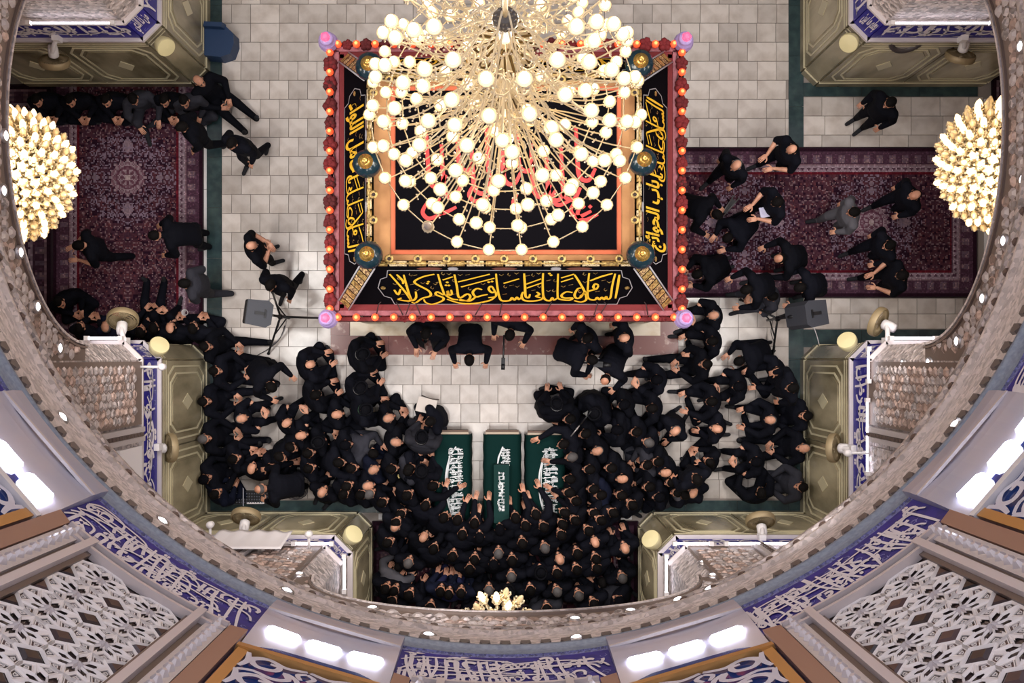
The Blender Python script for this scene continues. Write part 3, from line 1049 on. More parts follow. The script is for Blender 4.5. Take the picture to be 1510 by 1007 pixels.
    for ci in range(3):
        for ri in range(rows):
            cx, cy = -U + a * 2 * ci, V0 + a * 2 * ri
            d = a * (1 - t8) * .8
            q = [(cx - d, cy), (cx, cy - d), (cx + d, cy), (cx, cy + d)]
            if ci == 0: q = [(cx, cy - d), (cx + d, cy), (cx, cy + d)]
            if ci == 2: q = [(cx, cy - d), (cx, cy + d), (cx - d, cy)]
            if ri == 0: continue
            mm = MB(); mm.prism(q, g, .0, .02, 0, .4)
            mm.build('mirror_piece', M_MIRROR, drum)
    tag(bars.build('star_lattice', M_BARS, drum), kind='stuff')
# ------------------------------------------------------------------ the shrine enclosure in the middle
M_CRIM = mat('crimson_cloth', (112, 34, 36), 0.85, bump=0.4, bscale=20)
M_MAUVE = mat('mauve_beam', (150, 84, 92), 0.5, noise=(12, (118, 56, 64), 3, 0.4, 0.7))
M_RUFF = mat('dark_red_ruffle', (92, 18, 22), 0.85, rand=0.5, bump=0.8, bscale=40)
M_BULBR = mat('red_bulb', (255, 120, 70), 0.5, emit=(255, 96, 50), es=6.0)
M_GLOWR = mat('amber_shade', (226, 96, 60), 0.4, emit=(255, 84, 40), es=0.8)
M_BANNER = mat('black_banner', (9, 8, 12), 0.95, spec=0.03)
M_GOLDT = mat('gold_letters', (222, 176, 44), 0.5)
M_GOLDD = mat('dull_gold', (186, 158, 96), 0.4, metal=0.4, noise=(30, (110, 84, 44), 3, 0.4, 0.6))
M_GOLD = mat('gold', (222, 178, 96), 0.25, metal=0.8)
M_TAN = mat('tan_cloth', (164, 120, 78), 0.9, noise=(3, (140, 98, 62), 5, 0.35, 0.7))
M_TERRA = mat('terracotta_edge', (176, 88, 58), 0.9)
M_REDT = mat('red_letters', (176, 44, 44), 0.7)
M_TEAL = mat('dark_teal_dome', (18, 40, 50), 0.2)
M_LILAC = mat('lilac_porcelain', (172, 150, 204), 0.3)
M_PINK = mat('pink_lamp', (240, 90, 120), 0.4, emit=(255, 70, 110), es=1.6)
M_GRILLE = mat('silver_grille', (190, 180, 165), 0.35, metal=0.7)
M_WIRE = mat('dark_wire', (40, 24, 24), 0.6)
M_GREYL = mat('grey_outline', (150, 146, 150), 0.7)

shr = thing('shrine', 'large shrine enclosure with black gold-lettered banners and red lamp border', 'shrine', (0, AY, 0))
cy = AY


def L(px, py, z):
    v = P(px, py, z); v.y -= AY
    return v


HB_ = (AY - BY0)
bxl, bxr = BX0, BX1
ZC = 3.45                                     # top of the outer frame
# plinth: red marble border around cream marble
m = MB()
w = .33
pl = empty('plinth', (0, 0, 0), 0, shr)
for (a, b, c, d, nm) in ((bxl, bxr, -HB_, -HB_ + w, 1), (bxl, bxr, HB_ - w, HB_, 1), (bxl, bxl + w, -HB_ + w, HB_ - w, 0), (bxr - w, bxr, -HB_ + w, HB_ - w, 0)):
    n = 6 if nm else 5
    for i in range(n):
        m = MB()
        if nm: x0, x1, y0, y1 = a + (b - a) * i / n + .002, a + (b - a) * (i + 1) / n - .002, c, d
        else: x0, x1, y0, y1 = a, b, c + (d - c) * i / n + .002, c + (d - c) * (i + 1) / n - .002
        m.box(((x0 + x1) / 2, (y0 + y1) / 2, .02), (x1 - x0, y1 - y0, .05))
        m.build('border_stone', M_RED, pl)
m = MB(); m.box((0, 0, .03), (bxr - bxl - 2 * w, 2 * HB_ - 2 * w, .06))
m.build('cream_step', M_CREAM, pl)
# body: silver grille walls
OX, OY = 2.26, 1.76
m = MB()
m.box((0, 0, .3), (2 * OX, 2 * OY, .5)); m.box((0, 0, 2.9), (2 * OX, 2 * OY, .5))
for sx in (-1, 1):
    for sy in (-1, 1): m.box((sx * OX, sy * OY, 1.7), (.24, .24, 3.2))
m.build('silver_frame', M_GRILLE, shr)
m = MB()
for i in range(28):
    x = -OX + 2 * OX * (i + .5) / 28
    for sy in (-1, 1): m.tube([(x, sy * OY, .5), (x, sy * OY, 2.7)], .02, 5)
for i in range(22):
    y = -OY + 2 * OY * (i + .5) / 22
    for sx in (-1, 1): m.tube([(sx * OX, y, .5), (sx * OX, y, 2.7)], .02, 5)
for k in range(9):
    z = .6 + k * .24
    for sy in (-1, 1): m.tube([(-OX, sy * OY, z), (OX, sy * OY, z)], .016, 5)
    for sx in (-1, 1): m.tube([(sx * OX, -OY, z), (sx * OX, OY, z)], .016, 5)
m.build('grille', M_GRILLE, shr)

# outer frame of the canopy
c_sw, c_ne = L(485, 470, ZC), L(1007, 64, ZC)
FX = (c_ne.x - c_sw.x) / 2; FY = (c_ne.y - c_sw.y) / 2; FC = Vector(((c_ne.x + c_sw.x) / 2, (c_ne.y + c_sw.y) / 2, 0))
crown = empty('canopy', (FC.x, FC.y, ZC), 0, shr)
m = MB()
for sy in (-1, 1): m.box((0, sy * (FY - .08), -.12), (2 * FX - .1, .07, .24))
for sx in (-1, 1): m.box((sx * (FX - .10), 0, -.12), (.08, 2 * FY - .2, .24))
m.build('beam', M_MAUVE, crown)
m = MB()
for sy in (-1, 1): m.box((0, sy * (FY - .16), -.08), (2 * FX - .3, .09, .14))
for sx in (-1, 1): m.box((sx * (FX - .175), 0, -.08), (.07, 2 * FY - .3, .14))
m.build('crimson_cloth', M_CRIM, crown)
m = MB()
for sy in (-1, 1): m.box((0, sy * FY, -.3), (2 * FX, .05, .5))
for sx in (-1, 1): m.box((sx * FX, 0, -.3), (.05, 2 * FY, .5))
m.build('valance', M_CRIM, crown)
# ruffles and lamps round the frame
mr = MB(); mr.ball((0, 0, 0), .095, 8, 0, (1, .85, .7))
for q in range(5):
    a = q * 1.257
    mr.ball((.05 * math.cos(a), .05 * math.sin(a), .03), .05, 6)
ruff = mr.mesh('ruffle', M_RUFF)
ml = MB(); ml.lathe([(.02, -.03), (.05, -.02), (.055, .02), (.04, .06), (.0, .07)], 8, 1); ml.ball((0, 0, .065), .026, 6, 0)
lampme = ml.mesh('lamp', [M_BULBR, M_GLOWR])
pos = []
n = 19
for i in range(n):
    x = -FX + 2 * FX * (i + .5) / n
    pos.append((x, -FY + .02, 0, 'x')); pos.append((x, FY - .02, 0, 'x'))
n = 14
for i in range(n):
    y = -FY + 2 * FY * (i + .5) / n
    pos.append((-FX + .02, y, 0, 'y')); pos.append((FX - .02, y, 0, 'y'))
for x, y, z, ax in pos:
    link('lamp', lampme, crown, (x, y, .03))
    if ax == 'x' and y < 0:
        mm = None
    d = .5 * (2 * FX / 19 if ax == 'x' else 2 * FY / 14)
    for e in ((d,) if ax == 'x' else (d, d * .62)):
        o = link('ruffle', ruff, crown, (x + (e if ax == 'x' else 0), y + (e if ax == 'y' else 0), -.02 if not (ax == 'x' and y < 0) else -.1))
        o.rotation_euler = (0, 0, rnd.uniform(0, 6)); s_ = rnd.uniform(.8, 1.15) * (.7 if (ax == 'x' and y < 0) else 1); o.scale = (s_, s_, s_)
m = MB()
for sx in (-1, 1):
    pts = [(sx * (FX - .02) + .03 * math.sin(k * 1.7), -FY + 2 * FY * k / 60, .01) for k in range(61)]
    m.tube(pts, .012, 5)
    pts = [(sx * (FX - .07) + .02 * math.sin(k * 1.3), -FY + 2 * FY * k / 60, .02) for k in range(61)]
    m.tube(pts, .008, 5)
for k in range(10):
    x = rnd.uniform(-FX + .3, FX - .3)
    m.tube([(x, -FY + .05, .03), (x + rnd.uniform(-.1, .1), -FY + .2, .05), (x + rnd.uniform(-.2, .2), -FY + .34, .03)], .008, 4)
m.build('lamp_wire', M_WIRE, crown)
# lilac finials on the corners
fm = MB()
fm.lathe([(.11, -.1), (.12, .0), (.14, .05), (.11, .09), (.125, .13), (.12, .16), (.085, .19), (.10, .22), (.09, .25), (.05, .27), (0, .27)], 16, 0)
fme = fm.mesh('finial', M_LILAC)
pm = MB(); pm.lathe([(.055, .26), (.06, .30), (.045, .35), (.02, .37), (0, .37)], 12, 0)
for q in range(5): pm.ball((.04 * math.cos(q * 1.257), .04 * math.sin(q * 1.257), .31), .028, 6)
pme = pm.mesh('rose_lamp', M_PINK)
for sx in (-1, 1):
    for sy in (-1, 1):
        f = link('finial', fme, crown, (sx * FX, sy * FY, 0))
        f2 = link('rose_lamp', pme, f)

# sloping banners up to the inner rail
ZI = 4.3
i_sw, i_ne = L(545, 389, ZI), L(942, 112, ZI)
IX, IY = (i_ne.x - i_sw.x) / 2, (i_ne.y - i_sw.y) / 2
IC = Vector(((i_ne.x + i_sw.x) / 2 - FC.x, (i_ne.y + i_sw.y) / 2 - FC.y, ZI - ZC))
OXB, OYB = FX - .21, FY - .19
O_ = {(-1, -1): Vector((-OXB, -OYB, -.03)), (1, -1): Vector((OXB, -OYB, -.03)), (1, 1): Vector((OXB, OYB, -.03)), (-1, 1): Vector((-OXB, OYB, -.03))}
I_ = {k: IC + Vector((k[0] * IX, k[1] * IY, 0)) for k in O_}
SIDES = {'south': ((-1, -1), (1, -1)), 'east': ((1, -1), (1, 1)), 'north': ((1, 1), (-1, 1)), 'west': ((-1, 1), (-1, -1))}


def side_map(nm):
    """u in 0..1 left to right as read, v in 0..1 from the outer edge to the inner rail"""
    a, b = SIDES[nm]
    o0, o1, i0, i1 = O_[a], O_[b], I_[a], I_[b]
    nrm = (o1 - o0).cross(i0 - o0).normalized()
    L0 = (o1 - o0).length; L1 = (i1 - i0).length; H = ((i0 + i1) / 2 - (o0 + o1) / 2).length
    mo, mi = (o0 + o1) / 2, (i0 + i1) / 2; du = (o1 - o0).normalized()
    def fn(u, v, h):
        """metres along and up the banner from its middle foot"""
        return mo + (mi - mo) * (v / H) + du * u + nrm * h
    return fn, L0, L1, H


# gold lettering, pen strokes in picture-like units (x to the right, y down) of two halves
HALF_R = [[(1310, 90), (1308, 200), (1300, 330)],
  [(1262, 80), (1245, 200), (1240, 320), (1205, 335), (1190, 310), (1170, 340), (1140, 318), (1115, 342), (1085, 320), (1060, 345), (1000, 338), (972, 300), (966, 190), (968, 75)],
  [(805, 90), (870, 170), (940, 270), (960, 340), (900, 368), (820, 352)], [(930, 262), (895, 315), (845, 328), (820, 292), (850, 232), (890, 222)],
  [(1088, 196), (1050, 180), (1030, 212), (1062, 236), (1088, 200)], [(1062, 236), (970, 258), (880, 310)], [(985, 150), (1110, 108), (1232, 78)],
  [(795, 268), (720, 262), (668, 298), (700, 325), (795, 326), (760, 348), (645, 336), (622, 290), (618, 80)], [(622, 325), (580, 347), (562, 322), (538, 352), (485, 345), (456, 300), (447, 180), (450, 75)],
  [(655, 122), (800, 84)], [(655, 162), (790, 124)], [(378, 262), (410, 286), (372, 308), (425, 322)],
  [(236, 78), (244, 200), (250, 305), (285, 322), (302, 285)], [(222, 262), (204, 305), (230, 348), (320, 358), (430, 342), (456, 300)], [(258, 184), (430, 130)], [(262, 224), (440, 170)]]
HALF_R2 = [[(200, 318), (168, 342), (150, 316), (118, 347), (92, 322), (60, 352), (-30, 352), (-60, 300), (-76, 180), (-80, 80)], [(0, 176), (180, 130)]]
HALF_L = [[(1330, 262), (1290, 205), (1256, 232), (1288, 268), (1330, 262), (1332, 308), (1245, 322)], [(1332, 308), (1255, 352), (1060, 385), (900, 378), (760, 338)],
  [(1180, 240), (1120, 228), (1070, 265), (1100, 312), (1180, 298), (1240, 288)], [(1100, 312), (1020, 356), (905, 338)], [(880, 88), (892, 200), (905, 322), (1000, 284), (1036, 308), (1000, 350), (900, 352)],
  [(910, 162), (1280, 85)], [(940, 212), (1330, 124)], [(892, 344), (830, 338), (780, 316), (742, 290)], [(822, 240), (824, 284), (790, 292), (780, 252), (775, 290), (742, 300)],
  [(695, 84), (712, 190), (732, 290), (662, 262), (638, 290), (718, 322), (700, 356), (580, 392), (505, 372), (490, 340)], [(740, 142), (860, 110)],
  [(655, 86), (530, 108), (424, 150), (432, 182), (560, 250), (572, 302), (470, 330), (382, 378), (340, 368)], [(410, 258), (402, 320), (352, 352), (330, 300), (318, 200), (308, 90)],
  [(150, 84), (258, 220), (318, 310), (330, 352), (262, 354), (182, 340)], [(230, 88), (284, 150), (280, 182)], [(165, 240), (200, 290), (240, 232)], [(182, 340), (232, 324)]]
DOTS_R = [(520, 80), (540, 96)]
DOTS_L = [(1262, 164), (1300, 158), (770, 196), (802, 198), (788, 166), (575, 160), (560, 178)]
TICKS_R = [(1040, 85), (910, 95), (1140, 150), (1205, 170), (1165, 250), (1080, 262), (930, 170), (870, 270), (770, 195), (685, 215), (580, 160), (515, 150), (515, 260), (570, 260), (340, 250), (400, 85), (330, 105), (275, 105), (150, 85), (60, 100), (90, 200), (155, 215), (400, 215)]
TICKS_L = [(1410, 100), (1440, 220), (1440, 290), (1195, 190), (1030, 240), (1030, 95), (945, 100), (860, 160), (855, 290), (820, 90), (745, 90), (680, 170), (650, 190), (600, 230), (600, 310), (510, 180), (380, 100), (435, 100), (430, 250), (310, 210), (265, 290), (190, 190), (240, 140), (385, 190)]


def px_r(p): return (740 + p[0] / 7.947, 400 + p[1] / 7.947)
def px_l(p): return (560 + p[0] / 7.947, 400 + p[1] / 7.947)


def cartouche(m, fn, hw, v0, v1, mi):
    c = (v0 + v1) / 2; q = (v1 - v0) / 2
    pts = []
    for s1 in (1, -1):
        side = [(hw - .18, q), (hw - .15, q * .62), (hw - .06, q * .5), (hw, 0), (hw - .06, -q * .5), (hw - .15, -q * .62), (hw - .18, -q)]
        pts += [(s1 * u, c + s1 * v) for u, v in side]
    pts.append(pts[0])
    for a, b in zip(pts, pts[1:]): m.bar(a, b, .011, fn, .006, .009, mi, False)


def strokes(m, fn, xf, sets, pen, h=.012):
    for st, conv in sets:
        for s in st:
            m.ribbon(smooth_pts([xf(conv(p)) for p in s], 5), pen, fn, h, 0)


def ticks(m, fn, xf, pts, conv, sc):
    for i, p in enumerate(pts):
        u, v = xf(conv(p))
        if i % 3 == 0: q = [(-.03, .03), (0, 0), (.03, .035)]
        elif i % 3 == 1: q = [(.0, .06), (-.012, .02), (.012, -.01), (.03, .02)]
        else: q = [(-.03, 0), (.03, .02)]
        m.ribbon([(u + a * sc, v + b * sc) for a, b in q], .014 * sc, fn, .011, 1)


for nm in SIDES:
    fn, L0, L1, H = side_map(nm)
    m = MB()
    m.poly([fn(-L0 / 2, 0, 0), fn(L0 / 2, 0, 0), fn(L1 / 2, H, 0), fn(-L1 / 2, H, 0)])
    m.poly([fn(-L0 / 2, 0, -.03), fn(L0 / 2, 0, -.03), fn(L1 / 2, H, -.03), fn(-L1 / 2, H, -.03)])
    ban = m.build('banner', M_BANNER, crown)
    m = MB()
    hw = L1 / 2 - .04
    v0, v1 = .04 * H, .86 * H
    cartouche(m, fn, hw, v0, v1, 2)
    for s1 in (-1, 1):
        u = s1 * (hw - .07)
        m.prism([(u + .035 * math.cos(t * PI / 4), (v0 + v1) / 2 + .035 * math.sin(t * PI / 4)) for t in range(8)], fn, .006, .014, 1)
    tl = L1 / 2 - .22                                  # half length of the lettering
    a0, a1 = v0 + .03, v1 - .03
    if nm in ('south', 'north'):
        xf = lambda p: ((p[0] - 742) / 165 * tl, a0 + (448 - p[1]) / 40 * (a1 - a0))
        strokes(m, fn, xf, ((HALF_R, px_r), (HALF_R2, px_r), (HALF_L, px_l)), .036)
        ticks(m, fn, xf, TICKS_R, px_r, 1.0); ticks(m, fn, xf, TICKS_L, px_l, 1.0)
        for pts, cv in ((DOTS_R, px_r), (DOTS_L, px_l)):
            for p in pts:
                u, v = xf(cv(p)); m.prism([(u - .022, v), (u, v - .02), (u + .022, v), (u, v + .02)], fn, .006, .013, 0)
    else:
        # the greeting in pen strokes, the title that follows it in joined letters
        xf = lambda p: (-.02 + (p[0] - 767) / 139 * (tl + .02) if True else 0, a0 + (448 - p[1]) / 40 * (a1 - a0))
        strokes(m, fn, xf, ((HALF_R, px_r),), .032)
        ticks(m, fn, xf, TICKS_R[:16], px_r, .9)
        put_text(m, 'حامل اللواء' if nm == 'west' else 'باب الحوائج', -tl, -.06, a0 + .02, a1 - .02, fn, .012, 0, .03)
        for q in range(14):
            u, v = rnd.uniform(-tl, -.1), rnd.uniform(a0 + .1, a1 - .04)
            m.ribbon([(u - .03, v + .03), (u, v), (u + .03, v + .03)], .012, fn, .013, 1)
    tag(m.build('gold_lettering', [M_GOLDT, M_GOLDD, M_GREYL], ban), 'gold lettering in a grey cartouche')
    # small plaques above the cartouche
    m = MB()
    for u in (-.52, .52):
        m.prism([(u * L1 * .37 + .07 * math.cos(t * PI / 4), .9 * H + .035 * math.sin(t * PI / 4)) for t in range(8)], fn, .004, .015, 0)
    for u in (-.28, 0, .28):
        m.prism([(u * L1 + .17 * math.cos(t * PI / 4), .9 * H + .03 * math.sin(t * PI / 4)) for t in range(8)], fn, .004, .012, 1)
    m.build('plaque', [M_GREYL, mat('brown_plaque', (96, 54, 44), 0.6)], ban)
# embroidered strips along the hips and the inner rail
m = MB()
for k in O_:
    o, i = O_[k], I_[k]
    d = (i - o)
    for off in (-.05, .05):
        t = Vector((k[0] * k[1] * d.y, -k[0] * k[1] * d.x, 0)).normalized() * off * 0
    up = Vector((0, 0, .03))
    lat = d.cross(Vector((0, 0, 1))).normalized()
    for q in range(9):
        a = o + d * (q / 9 + .008); b = o + d * ((q + 1) / 9 - .008)
        m.poly([a + lat * .075 + up, b + lat * .075 + up, b - lat * .075 + up, a - lat * .075 + up], q % 2)
    for s1 in (-1, 1):
        m.tube([o + lat * .095 * s1 + up, i + lat * .095 * s1 + up], .012, 5, 2)
tag(m.build('embroidered_strip', [M_GOLDD, mat('dark_brocade', (92, 62, 40), 0.7, noise=(40, (190, 160, 110), 3, 0.45, 0.6)), M_GREYL], crown), kind='stuff')
m = MB()
R_ = [I_[(-1, -1)], I_[(1, -1)], I_[(1, 1)], I_[(-1, 1)]]
for q in range(4):
    a, b = R_[q], R_[(q + 1) % 4]
    n = 14
    for j in range(n):
        c0 = a + (b - a) * (j / n + .004); c1 = a + (b - a) * ((j + 1) / n - .004)
        m.tube([c0 + Vector((0, 0, .03)), c1 + Vector((0, 0, .03))], .035, 6, j % 2)
    m.tube([a + Vector((0, 0, .06)), b + Vector((0, 0, .06))], .014, 5, 0)
m.build('inner_rail', [M_GOLDD, mat('pale_brocade', (206, 188, 150), 0.6, noise=(50, (90, 66, 40), 3, 0.5, 0.62))], crown)
rm = MB()
rm.lathe([(.025, .0), (.03, .03), (.055, .035), (.058, .05), (.03, .055), (.022, .03)], 12, 0)
rm.lathe([(0, .04), (.024, .04)], 10, 1)
rme = rm.mesh('rosette', [M_GOLDD, M_WIRE])
for q in range(4):
    a, b = R_[q], R_[(q + 1) % 4]
    inw = (Vector((IC.x, IC.y, a.z)) - (a + b) / 2).normalized()
    n = 9 if q % 2 == 0 else 7
    for j in range(n):
        link('rosette', rme, crown, a + (b - a) * ((j + .7) / (n + .4)) + inw * .06 + Vector((0, 0, .03)))
# roof cloths
m = MB(); z = IC.z - .06
m.box((IC.x, IC.y, z), (2 * IX - .1, 2 * IY - .1, .03))
m.build('tan_cloth', M_TAN, crown)
bx0, bx1, by0, by1 = IC.x - IX + .34, IC.x + IX - .29, IC.y - IY + .19, IC.y + IY - .19
m = MB(); m.box(((bx0 + bx1) / 2, (by0 + by1) / 2, z + .02), (bx1 - bx0 + .12, by1 - by0 + .12, .02))
m.build('terracotta_border', M_TERRA, crown)
m = MB(); m.box(((bx0 + bx1) / 2, (by0 + by1) / 2, z + .03), (bx1 - bx0, by1 - by0, .025))
bc = m.build('black_centre_cloth', M_BANNER, crown)
m = MB()
fnc = lambda u, v, h: Vector(((bx0 + bx1) / 2 + u, (by0 + by1) / 2 + v, z + .043 + h))
bw, bh = (bx1 - bx0) / 2, (by1 - by0) / 2
r = random.Random(12)
for i in range(11):
    u = -bw * .72 + i * bw * .135
    v = r.uniform(-.35, .05) * bh
    s1 = r.choice((-1, 1))
    m.ribbon(smooth_pts([(u, v + .62 * bh), (u + .02, v + .25 * bh), (u + .05, v), (u + .17, v - .05 * bh), (u + .26, v + .1 * bh)], 5), .06, fnc, 0)
for u, v in ((-.72, -.42), (-.6, -.35), (-.3, -.2), (.1, -.3), (.45, -.25), (.62, -.4), (.68, -.44)):
    m.ribbon(smooth_pts([(u * bw, v * bh), (u * bw - .05, v * bh - .12), (u * bw + .04, v * bh - .2), (u * bw + .22, v * bh - .12)], 5), .055, fnc, .001)
for u in (.70, .76):
    m.prism([(u * bw - .03, -.46 * bh), (u * bw, -.46 * bh - .03), (u * bw + .03, -.46 * bh), (u * bw, -.46 * bh + .03)], fnc, 0, .003)
tag(m.build('red_lettering', M_REDT, bc), 'large red lettering')
# dark teal domes with gold knobs on the inner rail
dm = MB(); dm.lathe([(.02, -.1), (.17, -.08), (.19, -.02), (.175, .05), (.13, .11), (.09, .135)], 24, 0)
dme_ = dm.mesh('corner_dome', M_TEAL)
km = MB(); km.lathe([(.095, .13), (.10, .15), (.075, .165), (.08, .18), (.05, .20), (.035, .215), (.045, .24), (.02, .26), (0, .26)], 16, 0)
kme = km.mesh('gold_knob', M_GOLD)
for px, py in ((545, 98), (541, 241), (543, 376), (943, 94), (945, 376), (948, 238)):
    p = L(px, py, ZI + .12)
    d_ = link('corner_dome', dme_, crown, (p.x - FC.x, p.y - FC.y, ZI + .12 - ZC))
    link('gold_knob', kme, d_)

# ------------------------------------------------------------------ chandeliers
M_BRASS = mat('pale_brass', (240, 222, 186), 0.4, metal=0.1)
M_CRYST = mat('crystal', (226, 212, 190), 0.15, metal=0.1, spec=0.8)
M_BULB = mat('warm_bulb', (255, 240, 214), 0.5, emit=(255, 230, 184), es=5.5)
M_DEAD = mat('dead_bulb', (190, 176, 168), 0.3)
M_GLASSD = mat('smoked_glass', (96, 92, 90), 0.08, metal=0.2)
M_DBRONZE = mat('dark_bronze', (96, 74, 36), 0.35, metal=0.6)


def arm_mesh(R, z0, drop, drops=True, rnd_=rnd):
    """one S-curved arm from the column (r .1, height z0) to its cup at radius R, height 0"""
    m = MB()
    pts = smooth_pts([(.08, 0, z0), (R * .35, 0, z0 - drop * .5), (R * .68, 0, -drop), (R * .92, 0, -.10), (R, 0, -.02)], 4)
    m.tube(pts, .0075, 5, 0)
    for i in (4, 8, 11):
        p = Vector(pts[min(i, len(pts) - 1)])
        for k in range(3):
            m.ball((p.x + .01 * k, .02 * (k - 1), p.z - .03 - .015 * k), .012, 4, 1)
    for k in range(4):
        t = k * PI / 2 + .4
        x, y = R + .05 * math.cos(t), .05 * math.sin(t)
        m.ball((x, y, -.05), .012, 4, 1, (1, 1, 2))
    return m.mesh('arm', [M_BRASS, M_CRYST])


cm = MB()
cm.lathe([(.012, -.03), (.03, -.02), (.05, .0), (.064, .035), (.060, .04), (.04, .016), (.02, .03)], 10, 0)
for k in range(6):
    t = k * PI / 3
    cm.ball((.056 * math.cos(t), .056 * math.sin(t), .012), .013, 4, 1)
cup = cm.mesh('cup', [M_BRASS, M_CRYST])
bm_ = MB(); bm_.lathe([(.0, .02), (.022, .02), (.037, .045), (.041, .075), (.035, .105), (.018, .122), (0, .125)], 10, 0)
bulb = bm_.mesh('bulb', M_BULB)
dbulb = bm_.mesh('bulb', M_DEAD)

ch = thing('chandelier', 'huge gold chandelier of glowing bulbs hanging above the shrine', 'chandelier', (0.0, AY, 7.4))
RINGS = [(7.44, 1.38, 26, .28, .10, 0.0), (7.72, 1.19, 24, .26, .10, .5), (7.86, 1.02, 21, .24, .09, .1), (7.96, .86, 17, .2, .08, .4), (8.10, .62, 12, .2, .08, .2),
         (8.30, 1.24, 20, .3, .14, .3), (8.85, 1.14, 18, .3, .14, .0), (9.35, 1.0, 17, .3, .12, .6), (9.62, .72, 11, .25, .1, .2), (9.85, .86, 15, .25, .1, .4), (10.25, .68, 14, .2, .1, .1),
         (10.65, .52, 12, .2, .08, .5), (8.75, .33, 6, .2, .05, .1), (7.95, .30, 5, .25, .05, .5)]
links = MB()
nb = 0
for ri, (z, R, n, z0, drop, ph) in enumerate(RINGS):
    me = arm_mesh(R, z0, drop)
    prev = None; first = None
    for k in range(n):
        a = 2 * PI * (k + ph) / n
        arm = link('arm', me, ch, (0, 0, z - 7.4), (0, 0, a))
        c = link('cup', cup, arm, (R, 0, 0))
        dead = ri == 0 and abs(((a + 2 * PI) % (2 * PI)) - math.radians(232)) < math.radians(6.5)
        b = link('bulb', dbulb if dead else bulb, arm, (R, 0, 0))
        if dead: b['label'] = 'unlit grey bulb'
        p = Vector((R * math.cos(a), R * math.sin(a), z - 7.4 - .03))
        if prev is not None and ri in (0, 1, 2, 3): links.tube([prev, (prev + p) / 2 - Vector((0, 0, .035)), p], .006, 4, 0)
        if prev is not None and ri in (0, 1, 2, 3):
            for q in (.35, .65):
                t_ = prev.lerp(p, q); links.ball((t_.x, t_.y, t_.z - .05), .011, 4, 1, (1, 1, 1.6))
        prev = p; first = first or p
    if ri in (0, 1, 2, 3): links.tube([prev, (prev + first) / 2 - Vector((0, 0, .035)), first], .006, 4, 0)
tag(links.build('bead_link', [M_BRASS, M_CRYST], ch), kind='stuff')
m = MB()
m.lathe([(0, -1.5), (.03, -1.47), (.06, -1.4), (.035, -1.32), (.07, -1.2), (.10, -1.0), (.06, -.85), (.05, -.5), (.09, -.3), (.13, -.15), (.16, 0), (.12, .12), (.07, .25), (.06, .6), (.10, .75),
         (.15, .9), (.17, 1.05), (.10, 1.2), (.06, 1.4), (.06, 1.9), (.12, 2.1), (.19, 2.3), (.21, 2.36), (.12, 2.45), (.05, 2.55), (.05, 2.9)], 20, 0)
m.build('column', M_BRASS, ch)
m = MB()
for z, r1, nn in ((-.02, .17, 16), (.98, .20, 18), (2.32, .24, 20)):
    for k in range(nn):
        a = 2 * PI * k / nn
        m.tube(smooth_pts([(.06 * math.cos(a), .06 * math.sin(a), z + .2), (r1 * math.cos(a), r1 * math.sin(a), z + .1), (r1 * .9 * math.cos(a), r1 * .9 * math.sin(a), z - .1), (.05 * math.cos(a), .05 * math.sin(a), z - .25)], 3), .012, 4)
m.build('fluted_vase', M_DBRONZE, ch)
m = MB(); m.ball((0, 0, 3.03), .10, 16); m.build('glass_ball', M_GLASSD, ch)
m = MB(); m.tube([(0, 0, 3.1), (0, 0, 7.5)], .02, 8); m.build('hanging_rod', M_BRASS, ch)
# scrollwork and crystal drops between the tiers
m = MB(); r = random.Random(3)
for k in range(150):
    a = r.uniform(0, 2 * PI); z = r.uniform(.3, 3.0)
    rad = r.uniform(.15, .95 - .18 * z)
    x, y = rad * math.cos(a), rad * math.sin(a); t = r.uniform(0, 6)
    m.tube([(x + .09 * math.cos(t + q * .8) * (1 - q * .1), y + .09 * math.sin(t + q * .8) * (1 - q * .1), z + .02 * q) for q in range(7)], .008, 4, 0)
    m.ball((x, y, z - .08), .016, 4, 1, (1, 1, 1.8))
tag(m.build('scrollwork', [M_BRASS, M_CRYST], ch), kind='stuff')

# side chandeliers in the arms, partly hidden by the arches
gm = MB()
gm.lathe([(.012, -.10), (.022, -.09), (.015, -.04), (.03, .0), (.05, .02), (.03, .03)], 7, 0)
for k in range(5):
    t = k * 1.257
    gm.tube([(.03 * math.cos(t), .03 * math.sin(t), .02), (.05 * math.cos(t), .05 * math.sin(t), .06), (.04 * math.cos(t), .04 * math.sin(t), .09)], .012, 4, 0)
gcup = gm.mesh('cup', M_BRASS)
gb = MB(); gb.lathe([(0, .03), (.026, .03), (.034, .07), (.03, .12), (.012, .16), (0, .17)], 7, 0)
gbulb = gb.mesh('bulb', mat('soft_bulb', (255, 236, 200), 0.5, emit=(255, 222, 172), es=2.4))
gclear = gb.mesh('glass_candle', mat('amber_glass', (236, 212, 168), 0.3, metal=0.15))


